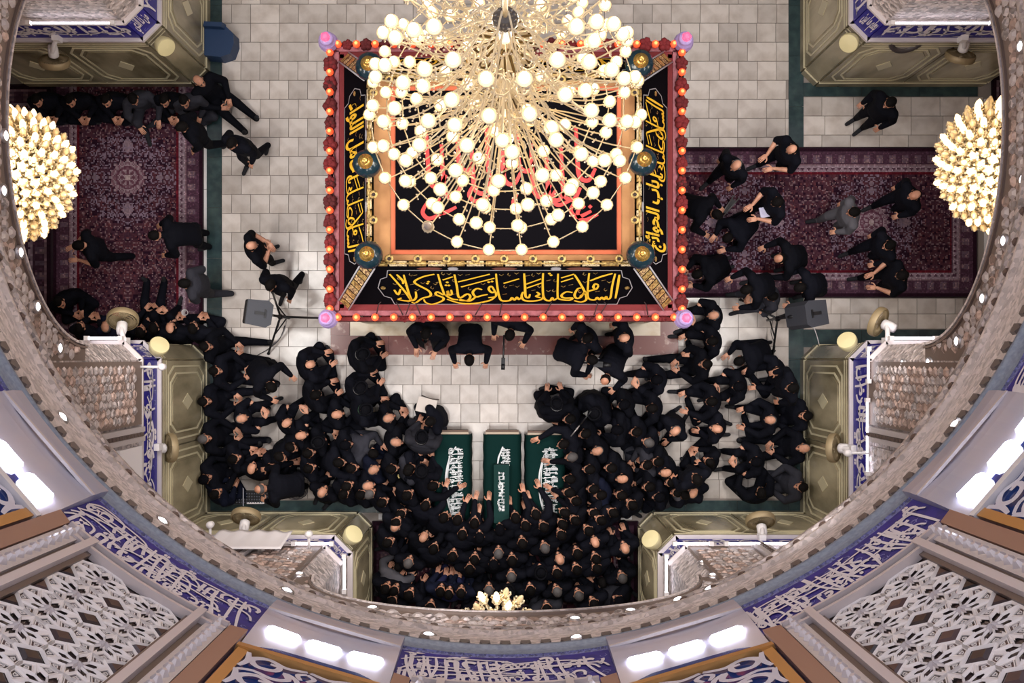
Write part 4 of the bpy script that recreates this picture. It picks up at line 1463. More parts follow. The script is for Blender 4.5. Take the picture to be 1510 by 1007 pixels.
def side_chandelier(loc, Rm, Hm, n, label):
    c = thing('chandelier', label, 'chandelier', loc)
    m = MB()
    m.lathe([(0, -.25), (.05, -.2), (.03, -.1), (.08, 0), (.05, .2), (.05, Hm), (.02, Hm + .1), (.02, 2.2)], 10)
    m.build('column', M_BRASS, c)
    ga = math.pi * (3 - math.sqrt(5))
    for i in range(n):
        t = (i + .5) / n
        a = i * ga
        s_ = math.sin(math.acos(1 - t)) if t < 1 else 1
        R = Rm * s_; z = Hm * (1 - t)
        arm = MB(); arm.tube([(0.03, 0, z * .6), (R * .6, 0, z * .75 - .03), (R, 0, z)], .01, 4)
        am = link('arm', arm.mesh('arm', M_BRASS), c, (0, 0, 0), (0, 0, a))
        tilt = (0, .9 * R / Rm, 0)
        link('cup', gcup, am, (R, 0, z), tilt, (1.35,) * 3)
        link('bulb' if i % 2 else 'glass_candle', gbulb if i % 2 else gclear, am, (R, 0, z), tilt, (1.3, 1.3, 1.3))
    return c


side_chandelier(P(22, 262, 4.3), .76, .55, 210, 'gold candle chandelier half hidden at the left edge above the carpet')
side_chandelier(P(1471, 248, 4.3), .76, .55, 210, 'gold candle chandelier half hidden at the right edge above the carpet')
q = P(735, 936, 5.0)
side_chandelier((q.x, q.y, 5.0), .46, .05, 34, 'small gold chandelier peeping over the bottom arch edge')
for px in (22, 1471): 
    v = P(px, 255, 5.1); lamp('side_chandelier_glow', 'POINT', (v.x, v.y, 5.2), 90, WARM, .3)
# ------------------------------------------------------------------ spotlights in the mirror-work, each a real lamp
M_CHROME = mat('lamp_rim', (190, 184, 184), 0.3, metal=0.8)
sm = MB(); sm.lathe([(0, 0), (.055, .0)], 14, 0); lens_me = None
rim = MB(); rim.lathe([(.05, -.02), (.05, .012), (.072, .012), (.078, -.02)], 14, 0); rim_me = rim.mesh('rim', M_CHROME)
len_ = MB(); len_.lathe([(.0, .022), (.03, .018), (.05, .006)], 14, 0); lens_me = len_.mesh('lens', M_SPOT)


def ray_hit(px, py):
    """where the sight line meets the ring belt, a spandrel or a wall of the hall; returns point and inward normal"""
    d = Vector(((px - NX) / FPX, (NY - py) / FPX, -1))
    best = None
    for i in range(400):
        z = 9.1 - i * .0175
        p = Vector((d.x * (CAMZ - z), d.y * (CAMZ - z), z))
        q = Vector((p.x, p.y - AY))
        if z > 7.9:
            r = 5.10 - (z - 7.9) * .12
            if q.length >= r: return p, Vector((-q.x, -q.y, 0)).normalized()
        else:
            if abs(q.x) >= HALF - .03: return p, Vector((-1 if q.x > 0 else 1, 0, 0))
            if q.y <= -HALF + .03: return p, Vector((0, 1, 0))
    return p, Vector((0, 1, 0))


def spot(px, py, power=0):
    p, n = ray_hit(px, py)
    s = thing('spotlight', 'spotlight', 'spotlight', p, 0, 'spotlights in the mirror mosaic ring'); SPOTS.append((s, px, py))
    s.rotation_euler = n.to_track_quat('Z', 'Y').to_euler()
    link('rim', rim_me, s); link('lens', lens_me, s)
    if power:
        o = lamp('spotlight_beam', 'SPOT', p + n * .4 + Vector((0, 0, -.1)), power, (1.0, .965, .93), .08)
        o.data.spot_size = math.radians(120); o.data.spot_blend = 0.9
        o.data.shadow_soft_size = .15
        tgt = Vector((p.x * .25, AY - 1.2 + (p.y - AY + 1.2) * .25, 0))
        o.rotation_euler = (tgt - p).to_track_quat('-Z', 'Y').to_euler()


SPW = 155
SPOTS = []
for i, (px, py) in enumerate(((8, 200), (5, 281), (30, 372), (55, 452), (88, 513), (92, 615), (1505, 68), (1508, 265), (1480, 355), (1449, 440), (1411, 503),
                              (1408, 626), (423, 871), (549, 896), (632, 936), (848, 912), (930, 900), (1047, 868), (239, 768), (1250, 782), (850, 940), (1000, 884))):
    spot(px, py, SPW if i not in (5, 11, 20, 21) else 0)
for k in range(6):                 # the same ring goes on beyond the top of the frame
    t = math.radians(38 + k * 21)
    p = Vector((4.6 * math.cos(t), AY + 4.6 * math.sin(t), 8.0))
    o = lamp('spotlight_beam', 'SPOT', p, SPW, (1.0, .965, .93), .15)
    o.data.spot_size = math.radians(120); o.data.spot_blend = .9
    o.rotation_euler = (Vector((p.x * .3, AY + .5, 0)) - p).to_track_quat('-Z', 'Y').to_euler()
for px, py in ((127, 541), (163, 541), (1331, 537), (1369, 535)): spot(px, py)
for px, py in ((425, 826), (441, 846), (1038, 829), (1052, 848)): spot(px, py)

ORD = ['first', 'second', 'third', 'fourth', 'fifth', 'sixth', 'seventh', 'eighth', 'ninth', 'tenth', 'eleventh', 'twelfth', 'thirteenth', 'fourteenth', 'fifteenth', 'sixteenth', 'seventeenth', 'eighteenth', 'nineteenth', 'twentieth']
for nm, lo, hi, ax in (('at the left edge, %s from the top', -9, 200, 2), ('at the right edge, %s from the top', 1300, 1600, 2), ('along the bottom arch and corners, %s from the left', 200, 1300, 1)):
    for i, t in enumerate(sorted([s for s in SPOTS if lo <= s[1] < hi], key=lambda s: s[ax])):
        t[0]['label'] = 'small round white spotlight ' + nm % ORD[i]

# ------------------------------------------------------------------ fluorescent tubes above the tile band
def tube_light(label, p, q, power=14):
    p, q = Vector(p), Vector(q)
    t = thing('light_tube', label, 'light', p)
    d = q - p
    m = MB(); m.tube([(0, 0, 0), d], .016, 8); m.build('tube', M_TUBE, t)
    m = MB()
    for e in (d * 0, d): m.box(e, (.06, .06, .07))
    m.build('end_cap', M_PLASTIC, t)


ZL = 3.5
ys, yn = AY - ARM, AY + ARM
WX, SY_ = HALF, AY - HALF
def on_y(px, y, z): return (P(px, 0, z).x, y, z)
def on_x(py, x, z): return (x, P(0, py, z).y, z)
tube_light('glowing tube at the left pier under the left arch edge', on_y(128, ys + .09, ZL), on_y(178, ys + .09, ZL))
tube_light('glowing tube at the right pier under the right arch edge', on_y(1314, ys + .09, ZL), on_y(1380, ys + .09, ZL))
tube_light('glowing tube above the tile band of the upper left pier', on_y(42, yn - .1, ZL + .1), on_y(166, yn - .1, ZL + .1))
tube_light('glowing tube above the tile band of the upper right pier', on_y(1316, yn - .1, ZL + .1), on_y(1462, yn - .1, ZL + .1))
tube_light('short upright glowing tube on the right pier face beside the mosaic', on_x(514, WX - .1, ZL + .05), on_x(562, WX - .1, ZL + .05))
tube_light('long glowing tube on the right wall beside the dark lattice niche', on_x(590, WX - .1, ZL), on_x(698, WX - .1, ZL))
tube_light('glowing tube on the bottom wall left of the cream disc', on_y(433, SY_ + .1, ZL), on_y(489, SY_ + .1, ZL))
tube_light('glowing tube on the side of the bottom left pier', on_x(820, -ARMS + .08, ZL), on_x(872, -ARMS + .08, ZL))
tube_light('glowing tube on the bottom wall right of the cream disc', on_y(995, SY_ + .1, ZL), on_y(1049, SY_ + .1, ZL))
tube_light('glowing tube on the side of the bottom right pier', on_x(820, ARMS - .08, ZL), on_x(876, ARMS - .08, ZL))
tube_light('long glowing tube on the bottom wall under the right wall fan', on_y(1071, SY_ + .1, ZL), on_y(1183, SY_ + .1, ZL))

# ------------------------------------------------------------------ wall fans, discs, loudspeakers, clock
def fan(label, head, wall, az):
    """white wall fan: bracket from the wall point, motor, round grille facing azimuth az (degrees) and down"""
    head, wall = Vector(head), Vector(wall)
    t = thing('wall_fan', label, 'fan', wall)
    h = head - wall
    m = MB(); m.box((0, 0, 0), (.10, .10, .16)); m.tube(smooth_pts([(0, 0, 0), h * .5 + Vector((0, 0, .05)), h + Vector((0, 0, .04))], 4), .035, 8)
    m.build('bracket', M_PLASTIC, t)
    d = Vector((math.cos(math.radians(az)), math.sin(math.radians(az)), -.75)).normalized()
    R = d.to_track_quat('Z', 'Y')
    m = MB(); m.M = Matrix.Translation(h) @ R.to_matrix().to_4x4()
    m.lathe([(0, -.16), (.06, -.15), (.075, -.08), (.075, .03), (.05, .05)], 14)
    m.build('motor', M_PLASTIC, t)
    m = MB(); m.M = Matrix.Translation(h + d * .12) @ R.to_matrix().to_4x4()
    for rr in (.045, .09, .135, .175, .21):
        m.lathe([(rr - .006, -.055 * (1 - rr)), (rr, -.06 * (1 - rr)), (rr + .006, -.055 * (1 - rr))], 28)
    m.lathe([(.212, -.05), (.224, -.03), (.224, .03), (.212, .05)], 28)
    for k in range(48):
        a = k * 2 * PI / 48
        m.tube([(.05 * math.cos(a), .05 * math.sin(a), -.06), (.21 * math.cos(a), .21 * math.sin(a), -.045)], .0035, 3)
    m.build('grille', M_MESH, t)
    m = MB(); m.M = Matrix.Translation(h + d * .12) @ R.to_matrix().to_4x4()
    for k in range(3):
        a = k * 2 * PI / 3
        pts = [(.03, -.03), (.19, -.10), (.20, .05), (.12, .09), (.03, .03)]
        m.poly([(u * math.cos(a) - v * math.sin(a), u * math.sin(a) + v * math.cos(a), .01 + .12 * v) for u, v in pts])
        m.poly([(u * math.cos(a) - v * math.sin(a), u * math.sin(a) + v * math.cos(a), .02 + .12 * v) for u, v in pts])
    m.build('blades', mat('fan_blades', (176, 160, 124), 0.5), t)


ZF = 2.75
def fy(px, y, z=ZF): return (P(px, 0, z).x, y, z)
def fx(py, x, z=ZF): return (x, P(0, py, z).y, z)
fan('white wall fan hanging from the upper left pier above the seated row', P(79, 80, 2.45), fy(84, yn - .05), 260)
fan('white wall fan hanging from the upper right pier beside the black ring', P(1420, 72, 2.45), fy(1420, yn - .05), 265)
fan('tan grille fan on the left pier above the left alcove row', P(180, 480, 3.1), fy(184, ys + .05, 3.3), 100)
fan('white fan with brown grille on the right pier beside the carpet', P(1306, 479, 3.1), fy(1308, ys + .05, 3.3), 150)
fan('white wall fan on the left wall above the crowd', P(240, 661, 2.5), fx(659, -HALF + .05), 0)
fan('white wall fan on the right wall above the crowd', P(1241, 661, 2.5), fx(661, HALF - .05), 180)
fan('white wall fan on the bottom wall above the laptop table', P(361, 772, 2.5), fy(361, SY_ + .05), 90)
fan('white wall fan on the bottom wall at the right', P(1123, 778, 2.5), fy(1123, SY_ + .05), 90)


def disc(label, px, py, z, n, mt=M_CREAMP, r=.145):
    n = Vector(n).normalized()
    t = thing('loudspeaker', label, 'speaker', P(px, py, z) + n * .06)
    t.rotation_euler = n.to_track_quat('Z', 'Y').to_euler()
    m = MB(); m.lathe([(r * .8, -.12), (r, -.02), (r, .02), (r * .96, .035)], 24); m.build('housing', mt, t)
    m = MB(); m.lathe([(r * .96, .033), (r * .5, .045), (0, .05)], 24); m.build('cover', mt, t)


D2_ = .7
disc('round cream loudspeaker on the corner of the upper left pier', 241, 66, 2.5, (D2_, -D2_, .5))
disc('round cream loudspeaker on the corner of the upper right pier', 1254, 61, 2.5, (-D2_, -D2_, .8))
disc('round cream loudspeaker on the corner of the left pier', 233, 513, 2.75, (D2_, D2_, .9))
disc('round cream loudspeaker on the corner of the right pier', 1251, 506, 2.75, (-D2_, D2_, .9))
disc('round cream loudspeaker on the bottom left pier corner', 518, 791, 2.55, (D2_, D2_, .8))
disc('round cream loudspeaker on the bottom right pier corner', 963, 798, 2.55, (-D2_, D2_, .8))
t = thing('wall_clock', 'dark ring shaped clock hanging on the upper right pier', 'clock', P(1338, 61, 2.45))
t.rotation_euler = Vector((0.05, -1, .35)).to_track_quat('Z', 'Y').to_euler()
m = MB(); m.lathe([(.17, -.02), (.19, .03), (.25, .035), (.27, .0), (.26, -.03)], 28); m.build('ring', mat('clock_ring', (72, 66, 66), 0.4), t)
m = MB(); m.lathe([(.18, .0), (0, .005)], 28); m.build('dial', mat('clock_dial', (150, 142, 132), 0.3), t)


def camera_bracket(label, p, d):
    t = thing('wall_lamp', label, 'lamp', p)
    d = Vector(d)
    m = MB(); m.tube([(0, 0, 0), d * .6, d], .02, 6); m.build('arm', M_PLASTIC, t)
    m = MB(); m.ball(d, .055, 10); m.ball(d + Vector((0, 0, -.06)), .05, 10); m.build('head', M_PLASTIC, t)


camera_bracket('small white lamp on a stalk beside the left pier tile band', fx(541, -HALF + .03, 3.45), (.32, 0, .02))
camera_bracket('small white lamp on a stalk over the bottom left wall cloth', fy(311, SY_ + .03, 3.4), (0, .32, .05))
camera_bracket('small white lamp over the short tube on the bottom left wall', fy(456, SY_ + .03, 3.6), (0, .22, .05))
camera_bracket('small white lamp on a stalk on the right wall by the long tube', fx(668, HALF - .03, 3.5), (-.34, 0, .0))

# hanging white sheet on the bottom left wall, white panel on the left wall is part of it
m = MB(); nx_, ny_ = 24, 8
x0, x1 = P(322, 0, 3.4).x, P(432, 0, 3.4).x
g = []
for j in range(ny_ + 1):
    for i in range(nx_ + 1):
        u = x0 + (x1 - x0) * i / nx_; v = j / ny_
        g.append(m.addv((u, SY_ + .16 + .012 * math.sin(i * 1.1) * v + .10 * v, 4.2 - .85 * v * (1 - .25 * max(0, i / nx_ - .6)))))
for j in range(ny_):
    for i in range(nx_):
        a = j * (nx_ + 1) + i
        m.face((g[a], g[a + 1], g[a + nx_ + 2], g[a + nx_ + 1]), 0, True)
o = tag(m.build('white_sheet', M_CLOTHW), 'white cloth sheet hanging on the bottom left wall above the tiles', 'cloth')
mod = o.modifiers.new('thick', 'SOLIDIFY'); mod.thickness = .012

# ------------------------------------------------------------------ coffins under green cloths
M_VELVET = mat('green_velvet', (8, 42, 40), 0.85, bump=0.3, bscale=9, spec=0.12)
M_VELVET2 = mat('green_velvet_lit', (12, 52, 49), 0.7, bump=0.3, bscale=9, spec=0.2)  # brighter copy of the velvet; the lit look is put into the colour
M_WOOD = mat('brown_wood', (96, 66, 48), 0.5)
M_WSCR = mat('white_coffin_script', (222, 226, 228), 0.7)


def coffin(label, px0, px1, py0, py1, h, style):
    a, b = P(px0, py0, h), P(px1, py1, h)
    cx, cyy = (a.x + b.x) / 2, (a.y + b.y) / 2
    w, l = abs(b.x - a.x), abs(a.y - b.y)
    t = thing('coffin', label, 'coffin', (cx, cyy, 0))
    m = MB(); m.box((0, 0, h / 2), (w - .06, l - .04, h - .02)); m.box((0, l / 2 - .015, h + .005), (w - .03, .03, .05)); m.build('wooden_bier', M_WOOD, t)
    m = MB(); m.box((0, l / 2 - .05, h + .01), (w - .02, .035, .045)); m.build('pale_edge', mat('pale_wood', (186, 168, 148), 0.6), t)
    # draped cloth: top and hanging sides with a slight ripple
    m = MB(); nu, nv = 14, 26; idx = {}
    for j in range(nv + 1):
        for i in range(nu + 1):
            s_ = i / nu; y = l / 2 - .075 - (l - .075) * j / nv
            per = s_ * (w + 2 * .28) - .28
            rip = .005 * math.sin(j * 1.3 + (3 if s_ > .5 else 0))
            if per < 0: x, z = -w / 2 - .008 + rip - .03 * (-per / .28), h + per * (h - .06) / .28 * .95
            elif per > w: x, z = w / 2 + .008 - rip + .03 * ((per - w) / .28), h - (per - w) * (h - .06) / .28 * .95
            else: x, z = -w / 2 + per, h + .018 + .004 * math.sin(j * .9 + i * .7)
            idx[i, j] = m.addv((x, y, z))
    for j in range(nv):
        for i in range(nu): m.face((idx[i, j], idx[i, j + 1], idx[i + 1, j + 1], idx[i + 1, j]), 0, True)
    m.build('green_cloth', M_VELVET, t)
    fn = lambda u, v, hh: Vector((u, v, h + .034 + hh))
    m = MB()
    if style:
        # long line of white script read from the side, closed by a curved stroke
        x0 = -.02 * w; x1 = .28 * w
        yt, yb = l / 2 - .30, -l / 2 + .10
        rot = lambda u, v, hh: fn(v, -u, hh)       # text runs down the cloth, tops to the right
        seg = 4
        for q in range(seg):
            ua, ub = -yt + (yt - yb) * q / seg, -yt + (yt - yb) * (q + 1) / seg - .01
            put_text(m, PHRASES[(style * 3 + q) % 12], ua, ub, -.10 * w, .16 * w, rot, 0, 0, .05)
            put_text(m, PHRASES[(style * 3 + q + 5) % 12], ua, ub, .08 * w, .33 * w, rot, .001, 0, .05)
        for q in range(15):
            u = -yt + (yt - yb) * (q + .3) / 15
            m.ribbon([(u, .31 * w), (u + .005, .1 * w), (u + .02, -.06 * w)], .018, rot, .002)
        m.ribbon(smooth_pts([(-yt - .02, .12 * w), (-yt + .15, -.05 * w), ((-yt - yb) / 2 - .1, -.17 * w), (-yb - .3, -.14 * w), (-yb, .0)], 6), .03, rot, .002)
        m.ribbon(smooth_pts([(-yt + .1, -.02 * w), ((-yt - yb) / 2 - .1, -.12 * w), (-yb - .1, -.06 * w)], 6), .014, rot, .002)
    else:
        yt = l / 2 - .30
        rot = lambda u, v, hh: fn(v, -u, hh)
        put_text(m, PHRASES[4], -yt, -yt + .27, -.06 * w, .12 * w, rot, 0, 0, .05); put_text(m, PHRASES[9], -yt + .02, -yt + .27, .06 * w, .24 * w, rot, 0.001, 0, .05)
        for q in range(5): m.ribbon([(-yt + .03 + q * .05, .23 * w), (-yt + .03 + q * .05, 0)], .016, rot, .002)
        m.ribbon([(-yt - .02, .02 * w), (-yt + .16, -.10 * w), (-yt + .27, -.13 * w)], .03, rot, .001)
        m.ribbon([(-yt + .29, -.2 * w), (-yt + .29, .22 * w)], .04, rot, .001)
    tag(m.build('white_lettering', M_WSCR, t), 'white lettering')
    if not style:
        m = MB(); m.box((-.01, -.16, h + .10), (w * .44, .98, .2)); m.build('small_casket', M_VELVET2, t)
        fn2 = lambda u, v, hh: Vector((v - .02, -u - .15, h + .204 + hh))
        m = MB()
        put_text(m, PHRASES[7], -.36, .30, -.06, .02, fn2, 0, 0, .06); put_text(m, PHRASES[2], -.36, .30, -.01, .06, fn2, .001, 0, .06)
        for q in range(12): m.ribbon([(-.34 + q * .055, .06), (-.34 + q * .055, -.04)], .014, fn2, .002)
        put_text(m, PHRASES[5], .50, .56, -.06, .12, lambda u, v, hh: Vector((u - .5 + (v * 1.2), -.72, h + .21 + hh)) if False else fn(v, -u - .15, hh + .01), 0, 0, .02)
        m.build('casket_lettering', M_WSCR, t)


coffin('coffin on the left under a dark green cloth with long white lettering', 641, 692, 634, 768, .42, 1)
coffin('middle coffin under green cloth with a small second casket on top', 715, 766, 634, 790, .42, 0)
coffin('coffin on the right under a green cloth partly hidden by people', 777, 832, 635, 770, .42, 2)

# ------------------------------------------------------------------ loudspeakers on tripods, cables
def speaker_stand(label1, label2, c, legs, spk, az, tilt):
    base = P(c[0], c[1], .9)
    t = thing('speaker_stand', label1, 'stand', (base.x, base.y, 0))
    m = MB(); m.tube([(0, 0, .25), (0, 0, 1.55)], .02, 8); m.build('pole', M_BLACK, t)
    m = MB(); m.lathe([(.035, .86), (.045, .88), (.045, .97), (.03, 1.0)], 10); m.tube([(.03, 0, .93), (.09, .02, .93)], .014, 6); m.build('collar', M_BLACK, t)
    for lx, ly in legs:
        q = P(lx, ly, .02) - base; q.z = .03
        m = MB(); m.tube([(0, 0, .92), (q.x, q.y, .03)], .019, 8); m.tube([(0, 0, .42), (q.x * .5, q.y * .5, .48)], .012, 6)
        lg = m.build('leg', M_BLACK, t)
        m = MB(); m.ball((q.x, q.y, .025), .03, 8); m.build('rubber_foot', M_BLACK, lg)
    h = P(spk[0], spk[1], 1.75)
    s = thing('loudspeaker', label2, 'speaker', (base.x, base.y, 1.5))
    s.rotation_euler = (0, 0, math.radians(az))
    off = h - Vector((base.x, base.y, 1.75)); r_ = off.length
    poly = [(-.17, -.15), (-.09, -.21), (.22, -.19), (.22, .19), (-.09, .21), (-.17, .15)]
    M0 = Matrix.Translation((r_, 0, .25)) @ Matrix.Rotation(math.radians(tilt), 4, 'Y')
    m = MB(); m.M = M0
    m.prism(poly, lambda u, v, z: Vector((u, v, z)), -.28, .28, 0, .0); m.poly([(u, v, -.28) for u, v in poly][::-1])
    m.build('cabinet', mat('speaker_box', (52, 54, 62), 0.6, bump=.2, bscale=80), s)
    m = MB(); m.M = M0; m.box((.224, 0, 0), (.012, .35, .5)); m.build('front_grille', M_BLACK, s)
    m = MB(); m.M = M0; m.box((.02, 0, .285), (.16, .05, .02)); m.box((-.06, 0, .285), (.03, .13, .02)); m.build('handle', M_BLACK, s)
    m = MB(); m.tube([(0, 0, .02), (0, 0, .2), (r_ * .6, 0, .22)], .025, 8); m.build('yoke', M_BLACK, s)


speaker_stand('black tripod stand with three long legs left of the shrine', 'dark grey loudspeaker on the tripod left of the shrine', (414, 467), ((402, 431), (474, 469), (396, 521)), (383, 463), 172, -18)
speaker_stand('black tripod stand with three long legs right of the shrine', 'dark grey loudspeaker on the tripod right of the shrine', (1146, 470), ((1092, 442), (1196, 446), (1139, 526)), (1187, 464), 8, 18)
def cable(name, label, pts, r=.007, mt=M_BLACK, z=.02):
    q = smooth_pts([tuple(P(x, y, z)) for x, y in pts], 6)
    m = MB(); m.tube(q, r, 5)
    tag(m.build(name, mt), label, 'cable')


cable('cable', 'thin black cable looping past the left tripod stand', ((420, 480), (412, 500), (395, 515), (378, 525), (370, 536), (352, 547)))
cable('cable', 'thin grey cable trailing from the left grey loudspeaker', ((392, 446), (402, 440), (412, 455), (422, 470), (416, 494), (398, 512)), .006, mat('grey_cable', (150, 146, 150), .6))
cable('cable', 'pale cable hanging from the right grey loudspeaker to the pier', ((1200, 482), (1206, 500), (1210, 520)), .008, M_CLOTHW)
cable('cable', 'thin dark cable beside the right tripod leg', ((1140, 470), (1137, 490), (1143, 510), (1139, 524)), .005)
m = MB()
c0 = P(435, 722, .12)
for k in range(5):
    rr = .10 + .025 * k
    m.tube([(c0.x + rr * math.cos(a * .4 + k) * 1.1, c0.y + rr * .85 * math.sin(a * .4 + k), .03 + .02 * k) for a in range(17)], .009, 5)
tag(m.build('cable_coil', mat('coil_rubber', (52, 50, 58), .4)), 'coil of black cable on the floor beside the sound mixer', 'cable')

# sound desk by the bottom left corner
t = thing('sound_mixer', 'black sound mixer with rows of keys on the floor, bottom left', 'mixer', P(375, 733, .1))
m = MB(); m.box((0, 0, .0), (.62, .22, .14)); m.build('case', M_BLACK, t)
m = MB()
for i in range(14):
    for j in range(4): m.box((-.28 + i * .043, -.08 + j * .05, .08), (.018, .022, .02), 0)
tag(m.build('keys', mat('mixer_keys', (96, 98, 110), .5), t), kind='stuff')
m = MB(); m.box((.04, -.09, .078), (.3, .03, .012)); m.build('label_strip', M_CLOTHW, t)
t = thing('laptop', 'open grey laptop on the floor left of the sound mixer', 'laptop', P(348, 731, .1))
m = MB(); m.box((0, 0, 0), (.18, .3, .03)); m.build('keyboard_base', mat('laptop_grey', (70, 72, 82), .4), t)
m = MB(); m.M = Matrix.Rotation(.35, 4, 'Y'); m.box((.10, 0, .12), (.015, .3, .22)); m.build('screen', mat('laptop_screen', (150, 152, 166), .3), t)

# blue armchair-like bin by the upper left pier
t = thing('floor_seat', 'dark blue padded floor seat beside the upper left pier', 'seat', P(320, 60, .3))
pts = [(-.31, -.14), (-.26, -.26), (.06, -.30), (.24, -.24), (.31, -.05), (.30, .12), (.16, .26), (-.2, .29), (-.31, .2)]
MN = mat('navy_vinyl', (30, 56, 92), .55, bump=.2, bscale=12)
m = MB(); m.prism(pts, lambda u, v, z: Vector((u, v, z)), -.3, .02, 0, .06); m.build('cushion', MN, t)
m = MB()
m.prism([(-.31, -.14), (-.31, .2), (-.22, .2), (-.22, -.12)], lambda u, v, z: Vector((u, v, z)), 0, .16, 0, .15)
m.prism([(-.22, .2), (.14, .18), (.16, .27), (-.2, .29)], lambda u, v, z: Vector((u, v, z)), 0, .16, 0, .15)
m.build('backrest', MN, t)

# book on a folding stand, papers, small things
M_PAPER = mat('paper', (216, 206, 198), .8)
t = thing('open_book', 'open white book on a thin stand left of the coffins', 'book', P(629, 598, .5), math.radians(-14))
m = MB()
for s1 in (-1, 1):
    m.M = Matrix.Rotation(-s1 * .18, 4, 'Y')
    m.box((s1 * .085, 0, .01), (.165, .25, .02))
m.build('pages', M_PAPER, t)
m = MB()
for s1 in (-1, 1): m.tube([(s1 * .16, -.1, 0), (-s1 * .15, -.16, -.49)], .01, 5); m.tube([(s1 * .16, .1, 0), (-s1 * .15, .12, -.49)], .01, 5)
m.build('stand', mat('stand_wire', (90, 80, 76), .5), t)
for px, py, z, w, h, rz, c, lb in ((582, 704, .45, .16, .07, .3, (226, 208, 140), 'pale yellow cloth held in the crowd left of the coffins'),
                                   (903, 685, .4, .09, .13, -.4, (220, 216, 214), 'small white paper held in the crowd right of the coffins'),
                                   (134, 370, 1.15, .16, .22, .6, (222, 218, 220), 'white folded paper carried across the left carpet'),
                                   (1127, 313, 1.1, .15, .17, .2, (200, 198, 222), 'white and violet bag carried across the right carpet'),
                                   (905, 706, .3, .06, .2, .5, (206, 176, 96), 'yellow strip lying in the crowd right of the coffins')):
    m = MB(); m.box((0, 0, 0), (w, h, .03)); m.box((w * .1, h * .1, .016), (w * .7, h * .5, .02))
    o = m.build('cloth' if 'cloth' in lb or 'strip' in lb else 'paper' if 'paper' in lb else 'bag', mat('paper_%d' % px, c, .8), None, P(px, py, z), rz)
    tag(o, lb, 'cloth' if 'cloth' in lb or 'strip' in lb else 'paper' if 'paper' in lb else 'bag')


def video_camera(label, px, py, z, rz, s=1.0):
    t = thing('video_camera', label, 'camera', P(px, py, z), rz)
    m = MB(); m.box((0, 0, 0), (.11 * s, .07 * s, .09 * s)); m.box((0, 0, .06 * s), (.10 * s, .02, .02)); m.build('body', M_BLACK, t)
    m = MB(); m.tube([(.05 * s, 0, 0), (.16 * s, 0, 0)], .035 * s, 10); m.build('lens', M_BLACK, t)
    m = MB(); m.tube([(-.05 * s, 0, -.02), (-.2, 0, -.08), (-.42, .0, -.06)], .014, 6); m.build('handle', M_BLACK, t)
    m = MB(); m.box((-.03 * s, .07 * s, .01), (.07 * s, .012, .05 * s)); m.build('side_screen', mat('cam_screen', (150, 150, 160), .3), t)


video_camera('small black video camera on a handle below the shrine steps', 742, 532, 1.2, -1.6, .9)
video_camera('larger black video camera right of the shrine steps', 882, 537, 1.35, -.1, 1.3)
t = thing('water_cup', 'small glass with a white rim held in the left alcove row', 'cup', P(274, 461, .5))
m = MB(); m.lathe([(.03, -.06), (.05, .06), (.056, .06), (.056, .07), (.046, .06), (.028, -.05)], 16); m.build('rim', mat('cup_white', (196, 190, 190), .3), t)
# black pole held across the crowd at the right
a, b = P(872, 606, .95), P(838, 648, .7)
t = thing('microphone', 'long thin silver and black microphone pole held beside the right coffin', 'microphone', a)
m = MB(); m.tube([(0, 0, 0), (b - a) * .5], .014, 6); m.build('grip', M_BLACK, t)
m = MB(); m.tube([(b - a) * .5, (b - a)], .011, 6); m.ball((b - a) * .62, .022, 8); m.ball(b - a, .025, 8); m.build('shaft', M_CHROME, t)
t = thing('sofa_cushion', 'grey tripod case lying on the carpet by the right row of people', 'case', P(1075, 305, .06), .9)
m = MB(); m.box((0, 0, 0), (.28, .08, .08)); m.build('case', M_BLACK, t)
m = MB()
for y in (-.02, .03): m.tube([(-.2, y, .04), (.22, y * 2, .04)], .012, 5)
m.build('strut', mat('strut_grey', (120, 116, 116), .4), t)
t.name = 'tripod_case'
# ------------------------------------------------------------------ people
M_SKIN = mat('skin', (214, 158, 130), 0.55, noise=(7, (176, 118, 92), 3, 0.4, 0.7), rand=0.12)
M_LIP = mat('lips', (140, 78, 72), 0.5)
M_EYE = mat('eyes', (24, 20, 20), 0.3)
CLOTH = {'k': mat('black_clothes', (15, 16, 24), 0.85, bump=.5, bscale=14, rand=.3, spec=.1), 'n': mat('navy_clothes', (24, 28, 46), 0.85, bump=.5, bscale=14, rand=.3, spec=.1),
         'g': mat('charcoal_clothes', (48, 48, 56), 0.85, bump=.5, bscale=14, rand=.2, spec=.2), 'j': mat('grey_clothes', (86, 84, 90), 0.85, bump=.5, bscale=14, rand=.15, spec=.2),
         'b': mat('blue_clothes', (34, 36, 70), 0.85, bump=.5, bscale=14, spec=.2), 't': mat('taupe_clothes', (122, 108, 100), 0.85, bump=.5, bscale=14, spec=.2)}
M_HAIR = mat('dark_hair', (14, 11, 11), 0.75, bump=.6, bscale=90, rand=.3, spec=.12)
M_GREYH = mat('grey_hair', (80, 76, 76), 0.65, bump=.6, bscale=90, rand=.2)
M_TURB = mat('black_turban', (14, 14, 19), 0.9, spec=.08, bump=.6, bscale=30)
M_TURBE = mat('grey_turban_fold', (150, 150, 152), 0.8)
M_TURBG = mat('green_turban_fold', (70, 106, 84), 0.8)
M_SOCK = mat('dark_socks', (28, 28, 34), 0.9)


